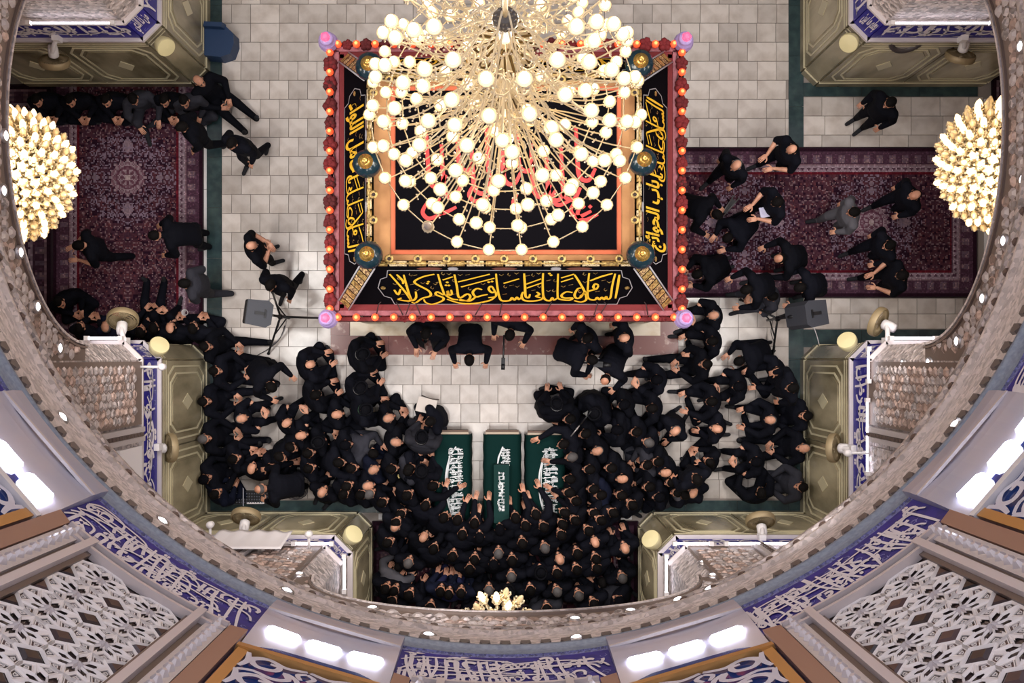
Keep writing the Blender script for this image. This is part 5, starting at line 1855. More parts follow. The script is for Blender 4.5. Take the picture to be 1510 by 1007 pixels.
def prim_capsule(bm, p0, r0, p1, r1, n=10):
    p0, p1 = Vector(p0), Vector(p1)
    d = p1 - p0
    ax = d.normalized() if d.length > 1e-6 else Vector((0, 0, 1))
    a = ax.orthogonal().normalized(); b = ax.cross(a)
    rings = []
    prof = [(p0 - ax * r0 * .94, r0 * .34), (p0 - ax * r0 * .64, r0 * .77), (p0, r0), (p1, r1), (p1 + ax * r1 * .64, r1 * .77), (p1 + ax * r1 * .94, r1 * .34)]
    for c, r in prof:
        rings.append([bm.verts.new(c + (a * math.cos(2 * PI * k / n) + b * math.sin(2 * PI * k / n)) * r) for k in range(n)])
    for i in range(5):
        for k in range(n):
            j = (k + 1) % n
            bm.faces.new((rings[i][k], rings[i][j], rings[i + 1][j], rings[i + 1][k]))
    bm.faces.new(rings[0][::-1]); bm.faces.new(rings[-1])


def prim_loft(bm, secs, n=16):
    """secs: (centre, half width x, half depth, lateral, depth direction)"""
    rings = []
    for c, w, d, lx, dy in secs:
        rings.append([bm.verts.new(Vector(c) + lx * (w * math.cos(2 * PI * k / n)) + dy * (d * math.sin(2 * PI * k / n))) for k in range(n)])
    for i in range(len(rings) - 1):
        for k in range(n):
            j = (k + 1) % n
            bm.faces.new((rings[i][k], rings[i][j], rings[i + 1][j], rings[i + 1][k]))
    bm.faces.new(rings[0][::-1]); bm.faces.new(rings[-1])


def prim_ell(bm, M, n=12):
    bmesh.ops.create_uvsphere(bm, u_segments=n, v_segments=max(6, n // 2 + 2), radius=1, matrix=M)


def head_frame(H, pitch, yaw, roll=0):
    return Matrix.Translation(H) @ Matrix.Rotation(math.radians(yaw), 4, 'Z') @ Matrix.Rotation(math.radians(-pitch), 4, 'X') @ Matrix.Rotation(math.radians(roll), 4, 'Y')


def hand_parts(bm, w, d, curl, side):
    """palm and five separate fingers at wrist w pointing along d"""
    d = Vector(d).normalized()
    up = Vector((0, 0, 1)) if abs(d.z) < .85 else Vector((0, 1, 0))
    lat = d.cross(up).normalized() * side
    nrm = lat.cross(d).normalized() * side
    w = Vector(w)
    Mx = Matrix((lat, d, nrm)).transposed().to_4x4()
    prim_ell(bm, Matrix.Translation(w + d * .055) @ Mx @ Matrix.Diagonal((.042, .060, .018, 1)), 10)
    for i, (o, L) in enumerate(((-.030, .072), (-.010, .082), (.010, .076), (.029, .060))):
        p = w + d * .095 + lat * o
        p1 = p + (d + lat * (o * 3)).normalized() * L * .45
        d2 = (d * math.cos(curl) - nrm * math.sin(curl)).normalized()
        p2 = p1 + d2 * L * .33
        d3 = (d * math.cos(curl * 1.8) - nrm * math.sin(curl * 1.8)).normalized()
        p3 = p2 + d3 * L * .28
        prim_capsule(bm, p - d * .02, .0100, p1, .0092, 6); prim_capsule(bm, p1, .0092, p2, .0085, 6); prim_capsule(bm, p2, .0085, p3, .0070, 6)
    t0 = w + d * .03 - lat * .035
    t1 = t0 + (d * .5 - lat * .75 - nrm * .2).normalized() * .042
    t2 = t1 + (d * .9 - lat * .25 - nrm * .3).normalized() * .034
    prim_capsule(bm, t0, .0125, t1, .0108, 6); prim_capsule(bm, t1, .0108, t2, .0085, 6)


def remesh(bm, vox, name):
    me = bpy.data.meshes.new(name); bm.normal_update(); bm.to_mesh(me)
    o = bpy.data.objects.new(name, me); COL.objects.link(o)
    md = o.modifiers.new('r', 'REMESH'); md.mode = 'VOXEL'; md.voxel_size = vox; md.use_smooth_shade = True
    ms = o.modifiers.new('s', 'SMOOTH'); ms.factor = .5; ms.iterations = 3
    out = bpy.data.meshes.new_from_object(o.evaluated_get(bpy.context.evaluated_depsgraph_get()))
    bpy.data.objects.remove(o); bpy.data.meshes.remove(me)
    return out


def seg_dist(P_, a, b):
    a = np.array(a); b = np.array(b); ab = b - a
    t = np.clip(((P_ - a) @ ab) / max(1e-9, ab @ ab), 0, 1)
    return np.linalg.norm(P_ - (a + t[:, None] * ab), axis=1)


POSES = {}


def pose(name, p, c, n, h, pitch, el, wr, kn, an, toe=None, yaw=0, el2=None, wr2=None, kn2=None, an2=None, toe2=None, hand=None, hand2=None, hip=None, bare=False, wide=1.0, cloak=None, curl=.5, lean=0):
    """joints for one side (x > 0) with optional different second side (x < 0)"""
    f = lambda v: Vector(v)
    mir = lambda v: Vector((-v[0], v[1], v[2]))
    J = dict(p=f(p), c=f(c), n=f(n), h=f(h), pitch=pitch, yaw=yaw, bare=bare, wide=wide, cloak=cloak, curl=curl)
    toe = toe or (an[0] * 1.1, an[1] + .19, max(.03, an[2] - .05))
    J['R'] = dict(el=f(el), wr=f(wr), kn=f(kn), an=f(an), toe=f(toe), hand=f(hand) if hand else None)
    J['L'] = dict(el=f(el2) if el2 else mir(el), wr=f(wr2) if wr2 else mir(wr), kn=f(kn2) if kn2 else mir(kn), an=f(an2) if an2 else mir(an),
                  toe=f(toe2) if toe2 else (mir(toe) if not an2 else Vector((an2[0], an2[1] + .19, max(.03, an2[2] - .05)))), hand=f(hand2) if hand2 else (mir(hand) if hand else None))
    POSES[name] = J


pose('stand', (0, 0, .93), (0, .0, 1.24), (0, -.01, 1.45), (0, .04, 1.60), 14, (.27, -.04, 1.14), (.25, .09, .92), (.10, .03, .5), (.10, -.02, .09))
pose('folded', (0, 0, .93), (0, .0, 1.24), (0, -.01, 1.45), (0, .04, 1.60), 18, (.28, .02, 1.14), (.06, .20, 1.10), (.10, .03, .5), (.12, -.02, .09), hand=(-1, .2, .1), hand2=(1, .2, -.1), wr2=(-.04, .24, 1.15), bare=True)
pose('walk', (0, 0, .92), (0, .03, 1.23), (0, .05, 1.44), (0, .09, 1.59), 14, (.25, -.08, 1.14), (.23, .0, .92), (.10, .14, .52), (.09, .17, .10), el2=(-.25, .05, 1.14), wr2=(-.22, .18, .96), kn2=(-.10, .0, .50), an2=(-.10, -.26, .14), toe2=(-.10, -.12, .04))
pose('bend', (0, -.05, .92), (0, .14, 1.19), (0, .30, 1.34), (0, .42, 1.44), 45, (.30, .26, 1.06), (.26, .46, .90), (.10, .04, .5), (.12, -.04, .09))
pose('raise', (0, 0, .93), (0, .0, 1.24), (0, -.01, 1.45), (0, .04, 1.60), -5, (.28, .12, 1.22), (.16, .30, 1.40), (.10, .03, .5), (.10, -.02, .09), hand=(0, .3, 1))
pose('carry', (0, 0, .93), (0, .0, 1.24), (0, -.01, 1.45), (0, .05, 1.60), 30, (.27, .05, 1.12), (.12, .30, 1.12), (.10, .14, .52), (.10, .18, .10), kn2=(-.1, -.02, .5), an2=(-.1, -.24, .12), hand=(-.2, 1, .1), bare=True)
pose('cross', (0, -.06, .13), (0, .0, .44), (0, .04, .64), (0, .09, .79), -4, (.235, .07, .36), (.09, .23, .27), (.28, .24, .13), (-.08, .30, .08), toe=(-.18, .30, .05), an2=(.08, .25, .06), toe2=(.18, .24, .05), hand=(-.5, .8, -.1))
pose('cross_up', (0, -.06, .13), (0, -.04, .44), (0, -.03, .65), (0, .02, .80), 2, (.28, .10, .36), (.20, .30, .26), (.36, .26, .13), (-.10, .36, .08), toe=(-.22, .34, .05), an2=(.10, .30, .06), toe2=(.22, .28, .05), hand=(-.1, 1, -.2))
pose('kneel', (0, -.04, .27), (0, .04, .56), (0, .08, .76), (0, .12, .91), -6, (.235, .08, .46), (.12, .25, .36), (.15, .33, .10), (.12, -.14, .06), toe=(.09, -.30, .04), hand=(0, 1, -.3))
pose('reach', (0, -.04, .27), (0, .10, .54), (0, .20, .72), (0, .29, .86), 4, (.26, .34, .60), (.20, .60, .52), (.18, .36, .10), (.12, -.14, .06), toe=(.09, -.30, .04), el2=(-.27, .12, .46), wr2=(-.15, .32, .36), hand=(0, 1, -.1), hand2=(0, 1, -.3), curl=.2)
pose('out', (0, -.04, .13), (0, -.12, .44), (0, -.13, .65), (0, -.12, .80), -8, (.29, .02, .36), (.12, .24, .30), (.14, .40, .24), (.15, .76, .08), toe=(.18, .80, .22), hand=(-.6, .7, 0))
pose('knee_up', (0, -.06, .13), (0, .0, .44), (0, .04, .64), (0, .08, .79), 14, (.26, .16, .44), (.10, .36, .46), (.14, .30, .46), (.15, .46, .09), toe=(.17, .64, .04), hand=(-.8, .5, 0), bare=True)
pose('one_up', (0, -.06, .13), (0, -.02, .44), (0, .02, .64), (0, .07, .79), 20, (.29, .16, .40), (.18, .38, .38), (.17, .34, .44), (.17, .46, .09), toe=(.19, .64, .04), kn2=(-.36, .24, .13), an2=(.02, .34, .07), toe2=(.16, .34, .05), hand=(-.3, 1, 0))
pose('bow', (0, -.06, .2), (0, .16, .44), (0, .34, .52), (0, .46, .55), 62, (.28, .36, .34), (.16, .52, .24), (.24, .34, .10), (.10, -.10, .06), toe=(.08, -.26, .04), hand=(-.3, 1, 0))
pose('cleric', (0, -.04, .16), (0, .0, .50), (0, .03, .70), (0, .10, .85), 24, (.26, .12, .42), (.13, .30, .34), (.28, .26, .14), (-.10, .38, .08), toe=(-.22, .36, .05), an2=(.10, .32, .06), toe2=(.22, .30, .05), hand=(-.2, 1, -.1), wide=1.15, cloak=.335, )
pose('cleric_stand', (0, 0, .93), (0, .0, 1.24), (0, -.01, 1.45), (0, .05, 1.60), 22, (.30, .06, 1.14), (.16, .28, 1.06), (.10, .03, .5), (.10, -.02, .09), hand=(-.2, 1, .1), wide=1.1, cloak=.28)


def build_pose(nm):
    J = POSES[nm]
    bm = bmesh.new()
    X = Vector((1, 0, 0))
    p, c, n, h = J['p'], J['c'], J['n'], J['h']
    wd = J['wide']
    segs = []                                          # (a, b, material, radius) for colouring
    def cap(a, b, ra, rb, m=0):
        prim_capsule(bm, a, ra, b, rb); segs.append((a, b, m, (ra + rb) / 2))
    s1 = (c - p).normalized(); s2 = (n - c).normalized()
    dy = lambda s: X.cross(s).normalized() * -1 if X.cross(s).y > 0 else X.cross(s).normalized()
    dd1, dd2 = s1.cross(X).normalized(), s2.cross(X).normalized()
    prim_loft(bm, [(p - s1 * .10, .10 * wd, .08, X, dd1), (p - s1 * .04, .165 * wd, .125, X, dd1), (p + s1 * .05, .195 * wd, .15, X, dd1), (p.lerp(c, .55), .195 * wd, .145, X, dd1),
                   (c, .205 * wd, .15, X, (dd1 + dd2).normalized()), (c.lerp(n, .45), .212 * wd, .145, X, dd2), (c.lerp(n, .74), .19 * wd, .115, X, dd2), (c.lerp(n, .92), .12, .09, X, dd2), (n, .062, .06, X, dd2)])
    segs += [(p, c, 0, .15), (c, c.lerp(n, .8), 0, .15)]
    HF = head_frame(h, J['pitch'], J['yaw'])
    R3 = HF.to_3x3()
    cap(n - s2 * .02, h + R3 @ Vector((0, -.02, -.06)), .058, .052, 1)
    # head: skull, jaw, nose, ears, brow
    prim_ell(bm, HF @ Matrix.Translation((0, -.012, .025)) @ Matrix.Diagonal((.077, .096, .092, 1)), 14)
    prim_ell(bm, HF @ Matrix.Translation((0, .018, -.042)) @ Matrix.Diagonal((.062, .072, .078, 1)), 12)
    prim_ell(bm, HF @ Matrix.Translation((0, .046, -.092)) @ Matrix.Diagonal((.032, .030, .026, 1)), 10)
    prim_capsule(bm, HF @ Vector((0, .084, .012)), .012, HF @ Vector((0, .104, -.030)), .017, 8)
    prim_capsule(bm, HF @ Vector((-.045, .072, .032)), .014, HF @ Vector((.045, .072, .032)), .014, 8)
    for s in (-1, 1):
        prim_ell(bm, HF @ Matrix.Translation((s * .080, -.012, -.012)) @ Matrix.Diagonal((.013, .022, .034, 1)), 8)
    a = np.array
    segs.append((HF @ Vector((0, -.01, .03)), HF @ Vector((0, .03, -.07)), 1, .085))
    up = s2
    for s, k in ((1, 'R'), (-1, 'L')):
        q = J[k]
        sh = n - s2 * .075 + X * (s * .185 * wd)
        cap(n - s2 * .05 + X * (s * .07), sh, .075, .084)
        cap(sh, q['el'], .082 * wd, .068)
        mid = q['el'].lerp(q['wr'], .55)
        if J['bare']:
            cap(q['el'], mid, .050, .040, 1); cap(mid, q['wr'], .038, .029, 1)
        else:
            cap(q['el'], mid, .066, .056); cap(mid, q['wr'], .056, .044)
        hip = p + X * (s * .095) - s1 * .03
        cap(hip, q['kn'], .112, .082)
        calf = q['kn'].lerp(q['an'], .35)
        cap(q['kn'], calf, .079, .070); cap(calf, q['an'], .070, .056)
        cap(q['an'], q['toe'], .042, .036, 2)
    if nm == 'stand' or nm == 'walk' or nm == 'folded' or nm == 'bend':
        pass
    me = remesh(bm, .0145, 'body'); bm.free()
    nF = len(me.polygons)
    ce = np.empty(nF * 3); me.polygons.foreach_get('center', ce); ce = ce.reshape(-1, 3)
    best = np.full(nF, 9.0); mi = np.zeros(nF, int)
    for s0, s1_, m, r in segs:
        d = seg_dist(ce, s0, s1_) - r
        k = d < best; best[k] = d[k]; mi[k] = m
    # collar: the neck below the jaw belongs to the clothes
    me.polygons.foreach_set('material_index', mi.astype(np.int32))
    b2 = bmesh.new(); b2.from_mesh(me)
    n0 = len(b2.faces)
    for s, k in ((1, 'R'), (-1, 'L')):
        q = J[k]
        d = (q['wr'] - q['el']).normalized() if q['hand'] is None else q['hand']
        hand_parts(b2, q['wr'], d, J['curl'], s)
    b2.faces.ensure_lookup_table()
    for f_ in b2.faces[n0:]: f_.material_index = 1; f_.smooth = True
    n1 = len(b2.faces)
    for s in (-1, 1):
        prim_ell(b2, HF @ Matrix.Translation((s * .030, .083, .012)) @ Matrix.Diagonal((.013, .010, .008, 1)), 8)
        prim_capsule(b2, HF @ Vector((s * .014, .087, .036)), .006, HF @ Vector((s * .050, .076, .036)), .004, 6)
    b2.faces.ensure_lookup_table()
    for f_ in b2.faces[n1:]: f_.material_index = 3; f_.smooth = True
    n2 = len(b2.faces)
    prim_capsule(b2, HF @ Vector((-.020, .086, -.062)), .007, HF @ Vector((.020, .086, -.062)), .007, 6)
    b2.faces.ensure_lookup_table()
    for f_ in b2.faces[n2:]: f_.material_index = 4; f_.smooth = True
    b2.to_mesh(me); b2.free()
    for x in (CLOTH['k'], M_SKIN, M_SOCK, M_EYE, M_LIP): me.materials.append(x)
    me.name = 'body'
    ck = None
    if J['cloak']:
        # loose cloak from the shoulders to the floor, open at the front
        m = MB(); W_ = J['cloak']; N = 30
        zs = [n.z - .02, n.z - .07, n.z - .16, (n.z + .1) * .55, .3 if n.z < 1 else .6, .03]
        rx = [.09, .20, .27, W_ * .78, W_ * .92, W_]
        ry = [.08, .13, .17, W_ * .62, W_ * .80, W_ * .90]
        cy_ = [n.y, n.y - .005, c.y, c.y + .02, c.y + .05, c.y + .06]
        rings = []
        for z, a_, b_, y in zip(zs, rx, ry, cy_):
            row = []
            for k in range(N + 1):
                t = PI / 2 + .28 + (2 * PI - .56) * k / N
                rp = 1 + .035 * math.sin(k * 2.1) * (1 - z / (n.z + .1))
                row.append(m.addv((a_ * rp * math.cos(t), y + b_ * rp * math.sin(t), z)))
            rings.append(row)
        for i in range(len(rings) - 1):
            for k in range(N): m.face((rings[i][k], rings[i][k + 1], rings[i + 1][k + 1], rings[i + 1][k]), 0, True)
        ck = m.mesh('cloak', CLOTH['k'])
        bm = bmesh.new(); bm.from_mesh(ck)
        bmesh.ops.solidify(bm, geom=bm.faces[:], thickness=.012)
        bm.to_mesh(ck); bm.free()
    J['mesh'] = me; J['HF'] = HF; J['ck'] = ck


def cap_mesh(name, mt, front, low, grow=1.07, bald=False, thick=1.0):
    """hair following the skull; front = how far it comes to the forehead"""
    m = MB(); n, k = 20, 12
    ctr = Vector((0, -.012, .025))
    grid = {}
    for i in range(k + 1):
        ph = PI * .68 * i / k
        for j in range(n):
            t = 2 * PI * j / n
            d = Vector((math.sin(ph) * math.cos(t), math.sin(ph) * math.sin(t), math.cos(ph)))
            g = grow + .012 * math.sin(j * 3.1 + i * 1.7)
            grid[i, j] = (ctr + Vector((d.x * .077 * g, d.y * .096 * g, d.z * .092 * g)), d)
    ids = {}
    for i in range(k):
        for j in range(n):
            j2 = (j + 1) % n
            c = (grid[i, j][1] + grid[i, j2][1] + grid[i + 1, j][1] + grid[i + 1, j2][1]) / 4
            lim = low if c.y < .35 else front
            if c.z < lim or (c.y > .45 and c.z < front): continue
            if bald and c.z > .42: continue
            if bald and c.y > .3: continue
            q = []
            for a_, b_ in ((i, j), (i, j2), (i + 1, j2), (i + 1, j)):
                if (a_, b_) not in ids: ids[a_, b_] = m.addv(grid[a_, b_][0])
                q.append(ids[a_, b_])
            m.face(q, 0, True)
    me = m.mesh(name, mt)
    bm = bmesh.new(); bm.from_mesh(me)
    bmesh.ops.remove_doubles(bm, verts=bm.verts[:], dist=1e-5)
    bmesh.ops.solidify(bm, geom=bm.faces[:], thickness=-.008)
    bm.to_mesh(me); bm.free()
    return me


HAIR = {'h': [('hair', cap_mesh('hair', M_HAIR, .45, -.35))], 'g': [('hair', cap_mesh('hair', M_GREYH, .5, -.3))],
        'k': [('hair', cap_mesh('hair', M_HAIR, .5, -.35, 1.06, True))], 'b': [('hair', cap_mesh('hair', M_GREYH, .5, -.2, 1.04, True))],
        'c': [('knit_cap', cap_mesh('knit_cap', mat('black_knit', (14, 14, 19), .95, spec=.05, bump=.5, bscale=80), .3, -.1, 1.12))]}
bd = MB()
for k in range(9):
    t = -1.25 + 2.5 * k / 8
    bd.ball((.058 * math.sin(t), .022 + .055 * math.cos(t), -.085 - .018 * math.cos(t)), .022, 6)
BEARD = bd.mesh('beard', M_HAIR)


def turban(mt):
    m = MB()
    for q in range(7):
        a = q * .9
        pts = []
        for k in range(21):
            t = 2 * PI * k / 20
            pts.append(((.092 + .004 * (q % 2)) * math.cos(t), -.012 + .110 * math.sin(t), .045 + .011 * q + .016 * math.sin(t + a)))
        m.tube(pts, .017, 6, 1 if q in (2,) else 0)
    m.lathe([(.09, .09), (.06, .125), (.0, .135)], 14, 0, (0, -.012, 0))
    return m.mesh('turban', [M_TURB, mt])


HAIR['t'] = [('turban', turban(M_TURB))]
HAIR['w'] = [('turban', turban(M_TURBE))]
HAIR['e'] = [('turban', turban(M_TURBG))]
for q in POSES: build_pose(q)

HEADW = {'h': 'dark-haired', 'g': 'grey-haired', 'k': 'balding', 'b': 'bald', 'c': 'black-capped', 't': 'black-turbaned', 'w': 'grey-turbaned', 'e': 'green-turbaned'}
COLW = {'k': 'black', 'n': 'navy', 'g': 'charcoal', 'j': 'grey', 'b': 'blue', 't': 'taupe'}
PEOPLE = []                    # (px, py) of heads already placed
TODO = []
_order = {}


def person(px, py, face, ps, hd='h', col='k', legs=None, label=None, zone=None, beard=None):
    J = POSES[ps]
    hw = P(px, py, J['h'].z)
    rz = math.radians(face - 90)
    off = Matrix.Rotation(rz, 3, 'Z') @ Vector((J['h'].x, J['h'].y, 0))
    gx, gy = hw.x - off.x, hw.y - off.y
    # nobody stands inside a wall
    if -9 < gx < -5.1 and gy > 0: gy = min(max(gy, .42), 4.36)
    elif gx > 5.1 and gy > 0: gy = min(max(gy, .42), 4.36)
    elif gy > -2.69:
        if gy < .1: gx = max(-4.86, min(4.86, gx))
        if abs(gx) > 2.2: gy = max(gy, -2.30)
    if gy < -2.5: gx = max(-2.02, min(2.02, gx))
    root = empty('person', (gx, gy, 0), rz)
    b = link('body', J['mesh'], root)
    if col != 'k':
        b.material_slots[0].link = 'OBJECT'; b.material_slots[0].material = CLOTH[col]
    for nm, me in HAIR[hd]:
        o = link(nm, me, root); o.matrix_local = J['HF']
    if beard or (beard is None and rnd.random() < .45):
        o = link('beard', BEARD, root); o.matrix_local = J['HF']
    if J['ck']:
        o = link('cloak', J['ck'], root)
        if col != 'k': o.material_slots[0].link = 'OBJECT'; o.material_slots[0].material = CLOTH[col]
    root['category'] = 'person'
    PEOPLE.append((px, py))
    if label: root['label'] = label
    else: TODO.append((root, px, py, hd, col, ps, zone))
    return root


def rows(txt, zone=None):
    for ln in txt.strip().split('\n'):
        w, _, lb = ln.partition('|')
        for it in w.split(';'):
            q = it.split()
            if not q: continue
            person(float(q[0]), float(q[1]), float(q[2]), q[3], q[4] if len(q) > 4 else 'h', q[5] if len(q) > 5 else 'k', label=lb.strip() or None, zone=zone)


rows('''
294 120 320 out b k | bald person in black sitting on the corner of the upper left pier
55 142 275 cross h k | leftmost person of the row seated under the upper left pier
104 142 275 cross h k | second person from the left in the row under the upper left pier
157 136 268 cross h k | third from the left under the upper left pier, reading with open hands
197 140 290 one_up h g | person in a charcoal leather jacket fourth from the left under the upper left pier
243 137 265 cross h k | fifth from the left under the upper left pier, hands folded
272 150 280 cross h g | person with checked trousers at the right end of the upper left row
268 188 205 walk h k | person in black walking onto the left carpet from the marble
342 212 245 walk h k | person in black and grey trousers walking on marble beside the left carpet
117 362 195 carry h k | person in black shirt and pale trousers carrying white paper over the left carpet
229 347 190 bend h k | person in black bending on the left carpet near its right border
272 418 185 walk h g | person walking in charcoal over the green strip beside the left carpet
371 363 20 folded k k | person with bare folded forearms standing on marble left of the shrine
399 421 250 walk h k | person in black with taupe bag above the left tripod stand
88 446 300 cross h k | dark figure at the left edge of the alcove by the arch
118 484 80 cross h k | person in black seated left of the brown fan in the left alcove
157 481 95 cross b n | bald person seated just left of the brown fan in the left alcove
208 488 90 out h k | person in black seated right of the brown fan
227 490 85 knee_up h k | person hugging knees behind the cream loudspeaker disc of the left alcove
252 490 95 cross k k | person with bare scalp holding a glass at the left alcove corner
285 486 85 cross h k | person in black at the right end of the left alcove row
1312 152 215 stand h k | person in black standing on white marble below the upper right pier
1168 220 205 carry k k | person in black stepping on the edge of the right carpet
1085 244 225 walk b k | bald person in black walking near the left end of the right carpet
1146 298 200 carry h k | person with white shoes carrying a violet bag on the right carpet
1056 316 330 bend h k | person in black bending over a tripod case beside the shrine lamps
1074 350 215 bow h k | person crouching over equipment beside the shrine on the right carpet
1348 288 205 walk k k | person in black walking at the right side of the right carpet, uppermost
1258 313 190 walk h j | person in a grey jacket crossing the right carpet medallion
1311 362 205 walk h k | person in black walking below the grey medallion of the right carpet
1330 406 190 carry h k | person in black cap near the lower border of the right carpet
1150 381 190 bend k k | person in black bending over the middle of the right carpet
1029 404 200 bow h k | person sitting in the dark beside the shrine lamps at right
1101 427 195 bend h k | person in black leaning behind the right tripod stand, left one
1138 437 190 knee_up h g | person with white papers crouching behind the right tripod stand
1180 424 190 bend h k | person in black leaning behind the right tripod stand, right one
''')
rows('''
304 511 355 out h k | person in black leaning on the left pier corner with legs outstretched
318 547 355 out h k | second person down along the left pier, holding something pale
299 592 0 out h k | third person down along the left pier, hands clasped
298 647 5 out g k | grey-haired person leaning on the left wall below the loudspeaker disc
280 706 25 out c k | person in a black cap at the lowest place along the left wall
400 570 320 bend h k | person in black bending forward on marble below the left tripod
357 617 15 knee_up b k | bald person in black with grey trousers seated alone left of the crowd
423 624 45 knee_up k k | balding person with bare forearms hugging knees left of the crowd
457 538 25 cleric k k | person in a wide black cloak seated nearest the left shrine corner
534 523 20 cleric w k | grey-turbaned person in a black cloak on the red marble step
466 582 25 cleric h k | dark cloaked person seated just below the first cloaked one at left
531 573 40 cleric w k | turbaned person in black cloak below the one on the red step
538 604 10 cleric e k | person with green-banded turban in the left crowd
574 616 20 cross b k | bald person seated behind the open book, upper one
585 652 350 cross b k | bald person seated in the left crowd near the coffins, lower one
622 646 80 cleric w g | grey-turbaned person with grey trousers at the head of the left coffin
633 622 200 cross h k | person in black reading the white open book
385 721 180 bend b k | bald person leaning over the sound mixer
346 676 20 cross h k | person in black seated left of the sound mixer, upper one
372 690 80 cross k k | person with light forehead seated just above the sound mixer
476 746 60 kneel b k | bald person in black at the bottom wall right of the cable coil
628 492 260 cleric_stand h k | person in black standing on the shrine step, leftmost of those there
692 530 270 bend h k | person in black leaning forward from the red step before the coffins
752 493 255 bend h k | person in black holding the small video camera on the red step
866 499 215 stand h k | person filming in black on the red step right of centre
921 498 190 stand k k | person in black standing on the red step at right
872 530 340 bend h k | person with camera crouched below the red step
893 559 240 bend k k | person in black standing with one arm down beside the right crowd
821 597 95 cleric w k | grey-turbaned person in black on the marble right of the coffins' heads
968 560 190 knee_up c k | person in black with legs stretched apart on the marble at right
961 602 185 one_up h k | large dark figure seated above the right crowd
1052 465 190 knee_up b k | bald person in black seated at the right corner of the shrine
1050 503 190 one_up h k | person in black with a grey strap below the right shrine corner
1040 537 185 out h k | broad person in black with legs out, right of the shrine steps
1091 532 200 bow h k | person in black bowed on the marble below the right tripod
1146 548 200 one_up k k | person in black seated by the green strip at the right pier
1089 570 190 knee_up c k | black-capped person with bare forearms seated at right
1049 592 185 one_up h k | person in black with forehead lit, seated at right of the crowd
1136 619 180 one_up b k | bald person holding a lit phone at right
995 636 225 kneel b k | bald person kneeling at the right edge of the crowd
1056 632 170 kneel k k | balding person in black kneeling beside a small bag at right
1045 681 140 cross h k | broad person in black seated apart at the lower right
1115 681 185 knee_up c k | person with round black cap and bare forearms writing at right
1184 661 185 out b k | bald person leaning on the right wall below the others
1188 613 185 out h k | person in black leaning on the right wall by the stone inlay
1168 572 190 stand h k | tall dark figure standing against the right wall
1181 718 180 out h g | person with grey trousers stretched out at the right wall
1122 742 100 one_up h k | person in black seated on the green strip at the bottom right
1022 754 60 cross b k | bald person in black at the bottom wall, right of the crowd
1027 706 120 stand h k | dark person standing above the bottom right pier
''')
L_ZONE = '''445 642 10 cross k k; 430 660 330 cross h k; 414 674 330 cross h k; 472 651 20 cross w k; 511 656 10 cross c k; 498 611 10 cross k k; 549 668 340 bow h g; 501 682 0 reach h k;
579 691 10 cross h k; 622 696 85 cleric t k; 552 692 30 cross b n; 513 716 30 cross h k; 544 716 10 cross b k; 565 740 30 cross h k; 628 744 70 reach h k; 546 761 40 cross g k; 592 757 40 cross h k; 534 738 30 cross h k;
602 729 40 kneel h k; 585 769 60 kneel h k; 640 716 20 reach h k; 457 690 20 cross h k; 520 690 10 cross h k; 400 690 20 cross h k;
606 690 0 cross h k; 604 694 20 cross h g; 312 735 40 cross h n; 456 668 10 cross h k; 508 745 40 cross h k'''
R_ZONE = '''839 618 190 cross h k; 878 608 220 cleric t k; 919 597 200 cross c k; 910 634 180 cleric c k; 937 637 190 cross h k; 955 652 160 cross g k; 880 665 200 cross b k; 830 655 200 reach h k; 842 674 190 cross g k; 969 681 180 cross h k;
917 706 190 cross k k; 953 686 200 cross h g; 839 706 170 reach h k; 838 726 170 cross h k; 874 721 180 cross h k; 885 730 190 cross h n; 848 738 160 cross h k; 930 744 150 cross h k; 981 697 190 cross k k; 989 711 200 cross h k; 998 726 190 cross h j; 832 755 150 reach h k; 875 756 160 cross h k; 903 755 150 cross h k;
956 718 190 cross h k; 862 640 200 cross h k; 868 692 180 cross h k; 900 690 180 cross h k; 915 730 170 cross h k; 1008 740 150 cross h k'''
S_ZONE = '''584 775 50 kneel b k; 559 799 30 kneel h k; 625 791 60 reach k k; 603 828 70 kneel g k; 668 818 80 kneel h k; 707 791 90 kneel c k; 682 787 80 reach h k; 728 831 90 kneel c k; 693 837 85 kneel h k; 563 836 60 bow h j; 604 875 60 kneel h k; 650 870 80 kneel h n; 662 874 80 kneel h b; 680 872 85 kneel h n;
721 868 90 kneel g k; 582 869 60 kneel h k; 579 884 60 kneel h k; 635 893 80 kneel h k; 557 866 60 kneel h k; 640 808 70 reach h k; 700 823 85 kneel h k; 921 807 110 kneel b k; 877 798 110 kneel k k; 851 814 110 kneel h k; 825 823 110 kneel b k; 827 787 120 kneel h k; 829 772 130 reach h k; 775 774 110 reach h k; 801 775 120 kneel h k;
770 799 100 kneel h k; 803 806 110 kneel g k; 755 824 95 kneel h k; 754 848 95 kneel g k; 797 841 100 kneel t k; 821 843 110 kneel h k; 850 838 110 kneel h k; 878 822 110 kneel h k; 879 836 120 kneel h k; 917 850 110 kneel g k; 889 860 120 bow h g; 821 870 110 kneel g k; 853 876 110 kneel g k; 782 868 100 kneel h k; 750 868 95 kneel w k; 748 886 95 kneel b k; 875 888 120 kneel h k;
847 766 140 kneel h k; 885 766 150 kneel h k; 867 781 130 kneel h k; 931 743 140 kneel h k; 737 780 95 reach c k; 806 895 100 kneel h g; 735 814 90 kneel g k; 655 762 60 reach h k; 675 765 75 reach h k; 700 770 85 reach h k; 760 762 100 reach h k; 790 757 110 reach h k'''
rows(L_ZONE.replace('\n', ''), 'L'); rows(R_ZONE.replace('\n', ''), 'R'); rows(S_ZONE.replace('\n', ''), 'S')

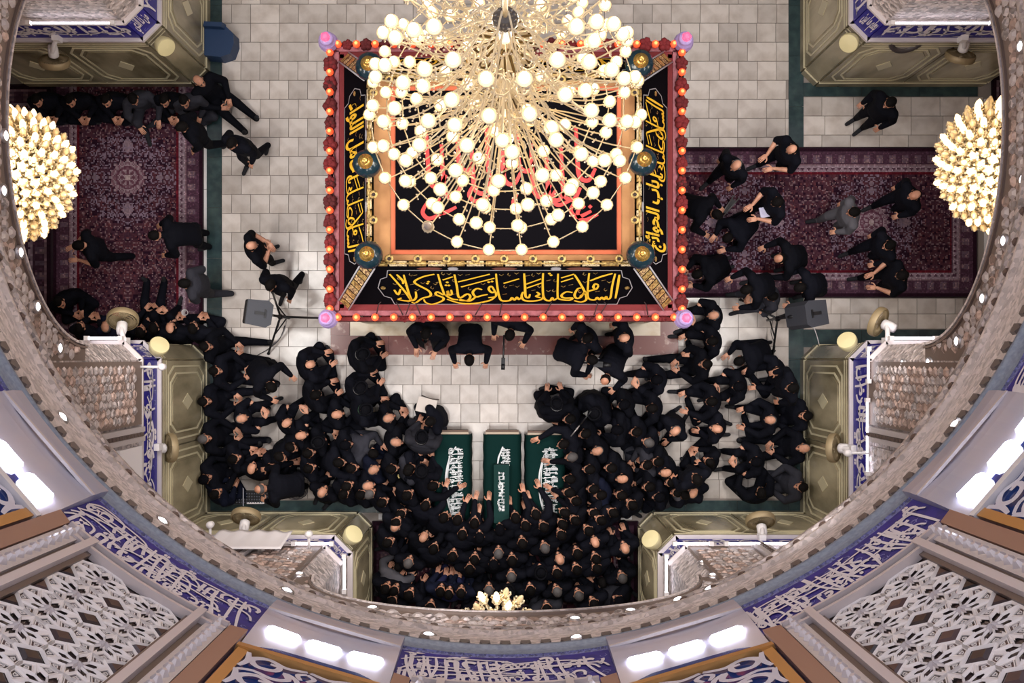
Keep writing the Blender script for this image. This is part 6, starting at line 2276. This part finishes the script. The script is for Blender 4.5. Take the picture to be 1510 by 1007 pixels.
# the rest of the packed crowd, each one a person of his own, facing the coffins
r2 = random.Random(21)
def fill(poly, zone, dmin, target, limit):
    xs = [p[0] for p in poly]; ys = [p[1] for p in poly]
    got = 0
    for _ in range(9000):
        if got >= limit: break
        x, y = r2.uniform(min(xs), max(xs)), r2.uniform(min(ys), max(ys))
        ins = False
        for i in range(len(poly)):
            (x0, y0), (x1, y1) = poly[i], poly[i - 1]
            if (y0 > y) != (y1 > y) and x < (x1 - x0) * (y - y0) / (y1 - y0) + x0: ins = not ins
        if not ins or any((x - a) ** 2 + (y - b) ** 2 < dmin ** 2 for a, b in PEOPLE): continue
        f = math.degrees(math.atan2(-(target[1] - y), target[0] - x)) + r2.uniform(-25, 25)
        person(x, y, f, r2.choice(('kneel', 'cross', 'kneel') if zone == 'S' else ('cross', 'cross', 'kneel')), r2.choice('hhhhhhckg'), r2.choice('kkkkkkng'), zone=zone)
        got += 1


fill([(545, 775), (640, 790), (700, 785), (790, 780), (935, 770), (932, 880), (880, 892), (745, 902), (620, 896), (545, 880)], 'S', 33, (742, 700), 12)
fill([(420, 640), (560, 600), (635, 660), (636, 755), (500, 760), (415, 700)], 'L', 36, (742, 700), 3)
fill([(845, 620), (950, 620), (1000, 690), (1005, 750), (845, 760)], 'R', 36, (742, 700), 3)

ORD += ['%d-th' % i for i in range(21, 60)]
WHERE = {'L': 'left of the coffins', 'R': 'right of the coffins', 'S': 'in the bottom alcove'}
for z in 'LRS':
    lst = sorted([t for t in TODO if t[6] == z], key=lambda t: t[2])
    per = 9 if z == 'S' else 7
    for k in range(0, len(lst), per):
        row = sorted(lst[k:k + per], key=lambda t: t[1])
        for i, t in enumerate(row):
            t[0]['label'] = '%s person in %s, %s from left in %s row %s' % (HEADW[t[3]], COLW[t[4]], ORD[i], ORD[k // per], WHERE[z])
            t[0]['group'] = {'L': 'people in the crowd left of the coffins', 'R': 'people in the crowd right of the coffins', 'S': 'people in the bottom alcove'}[z]
print('people', len(PEOPLE))
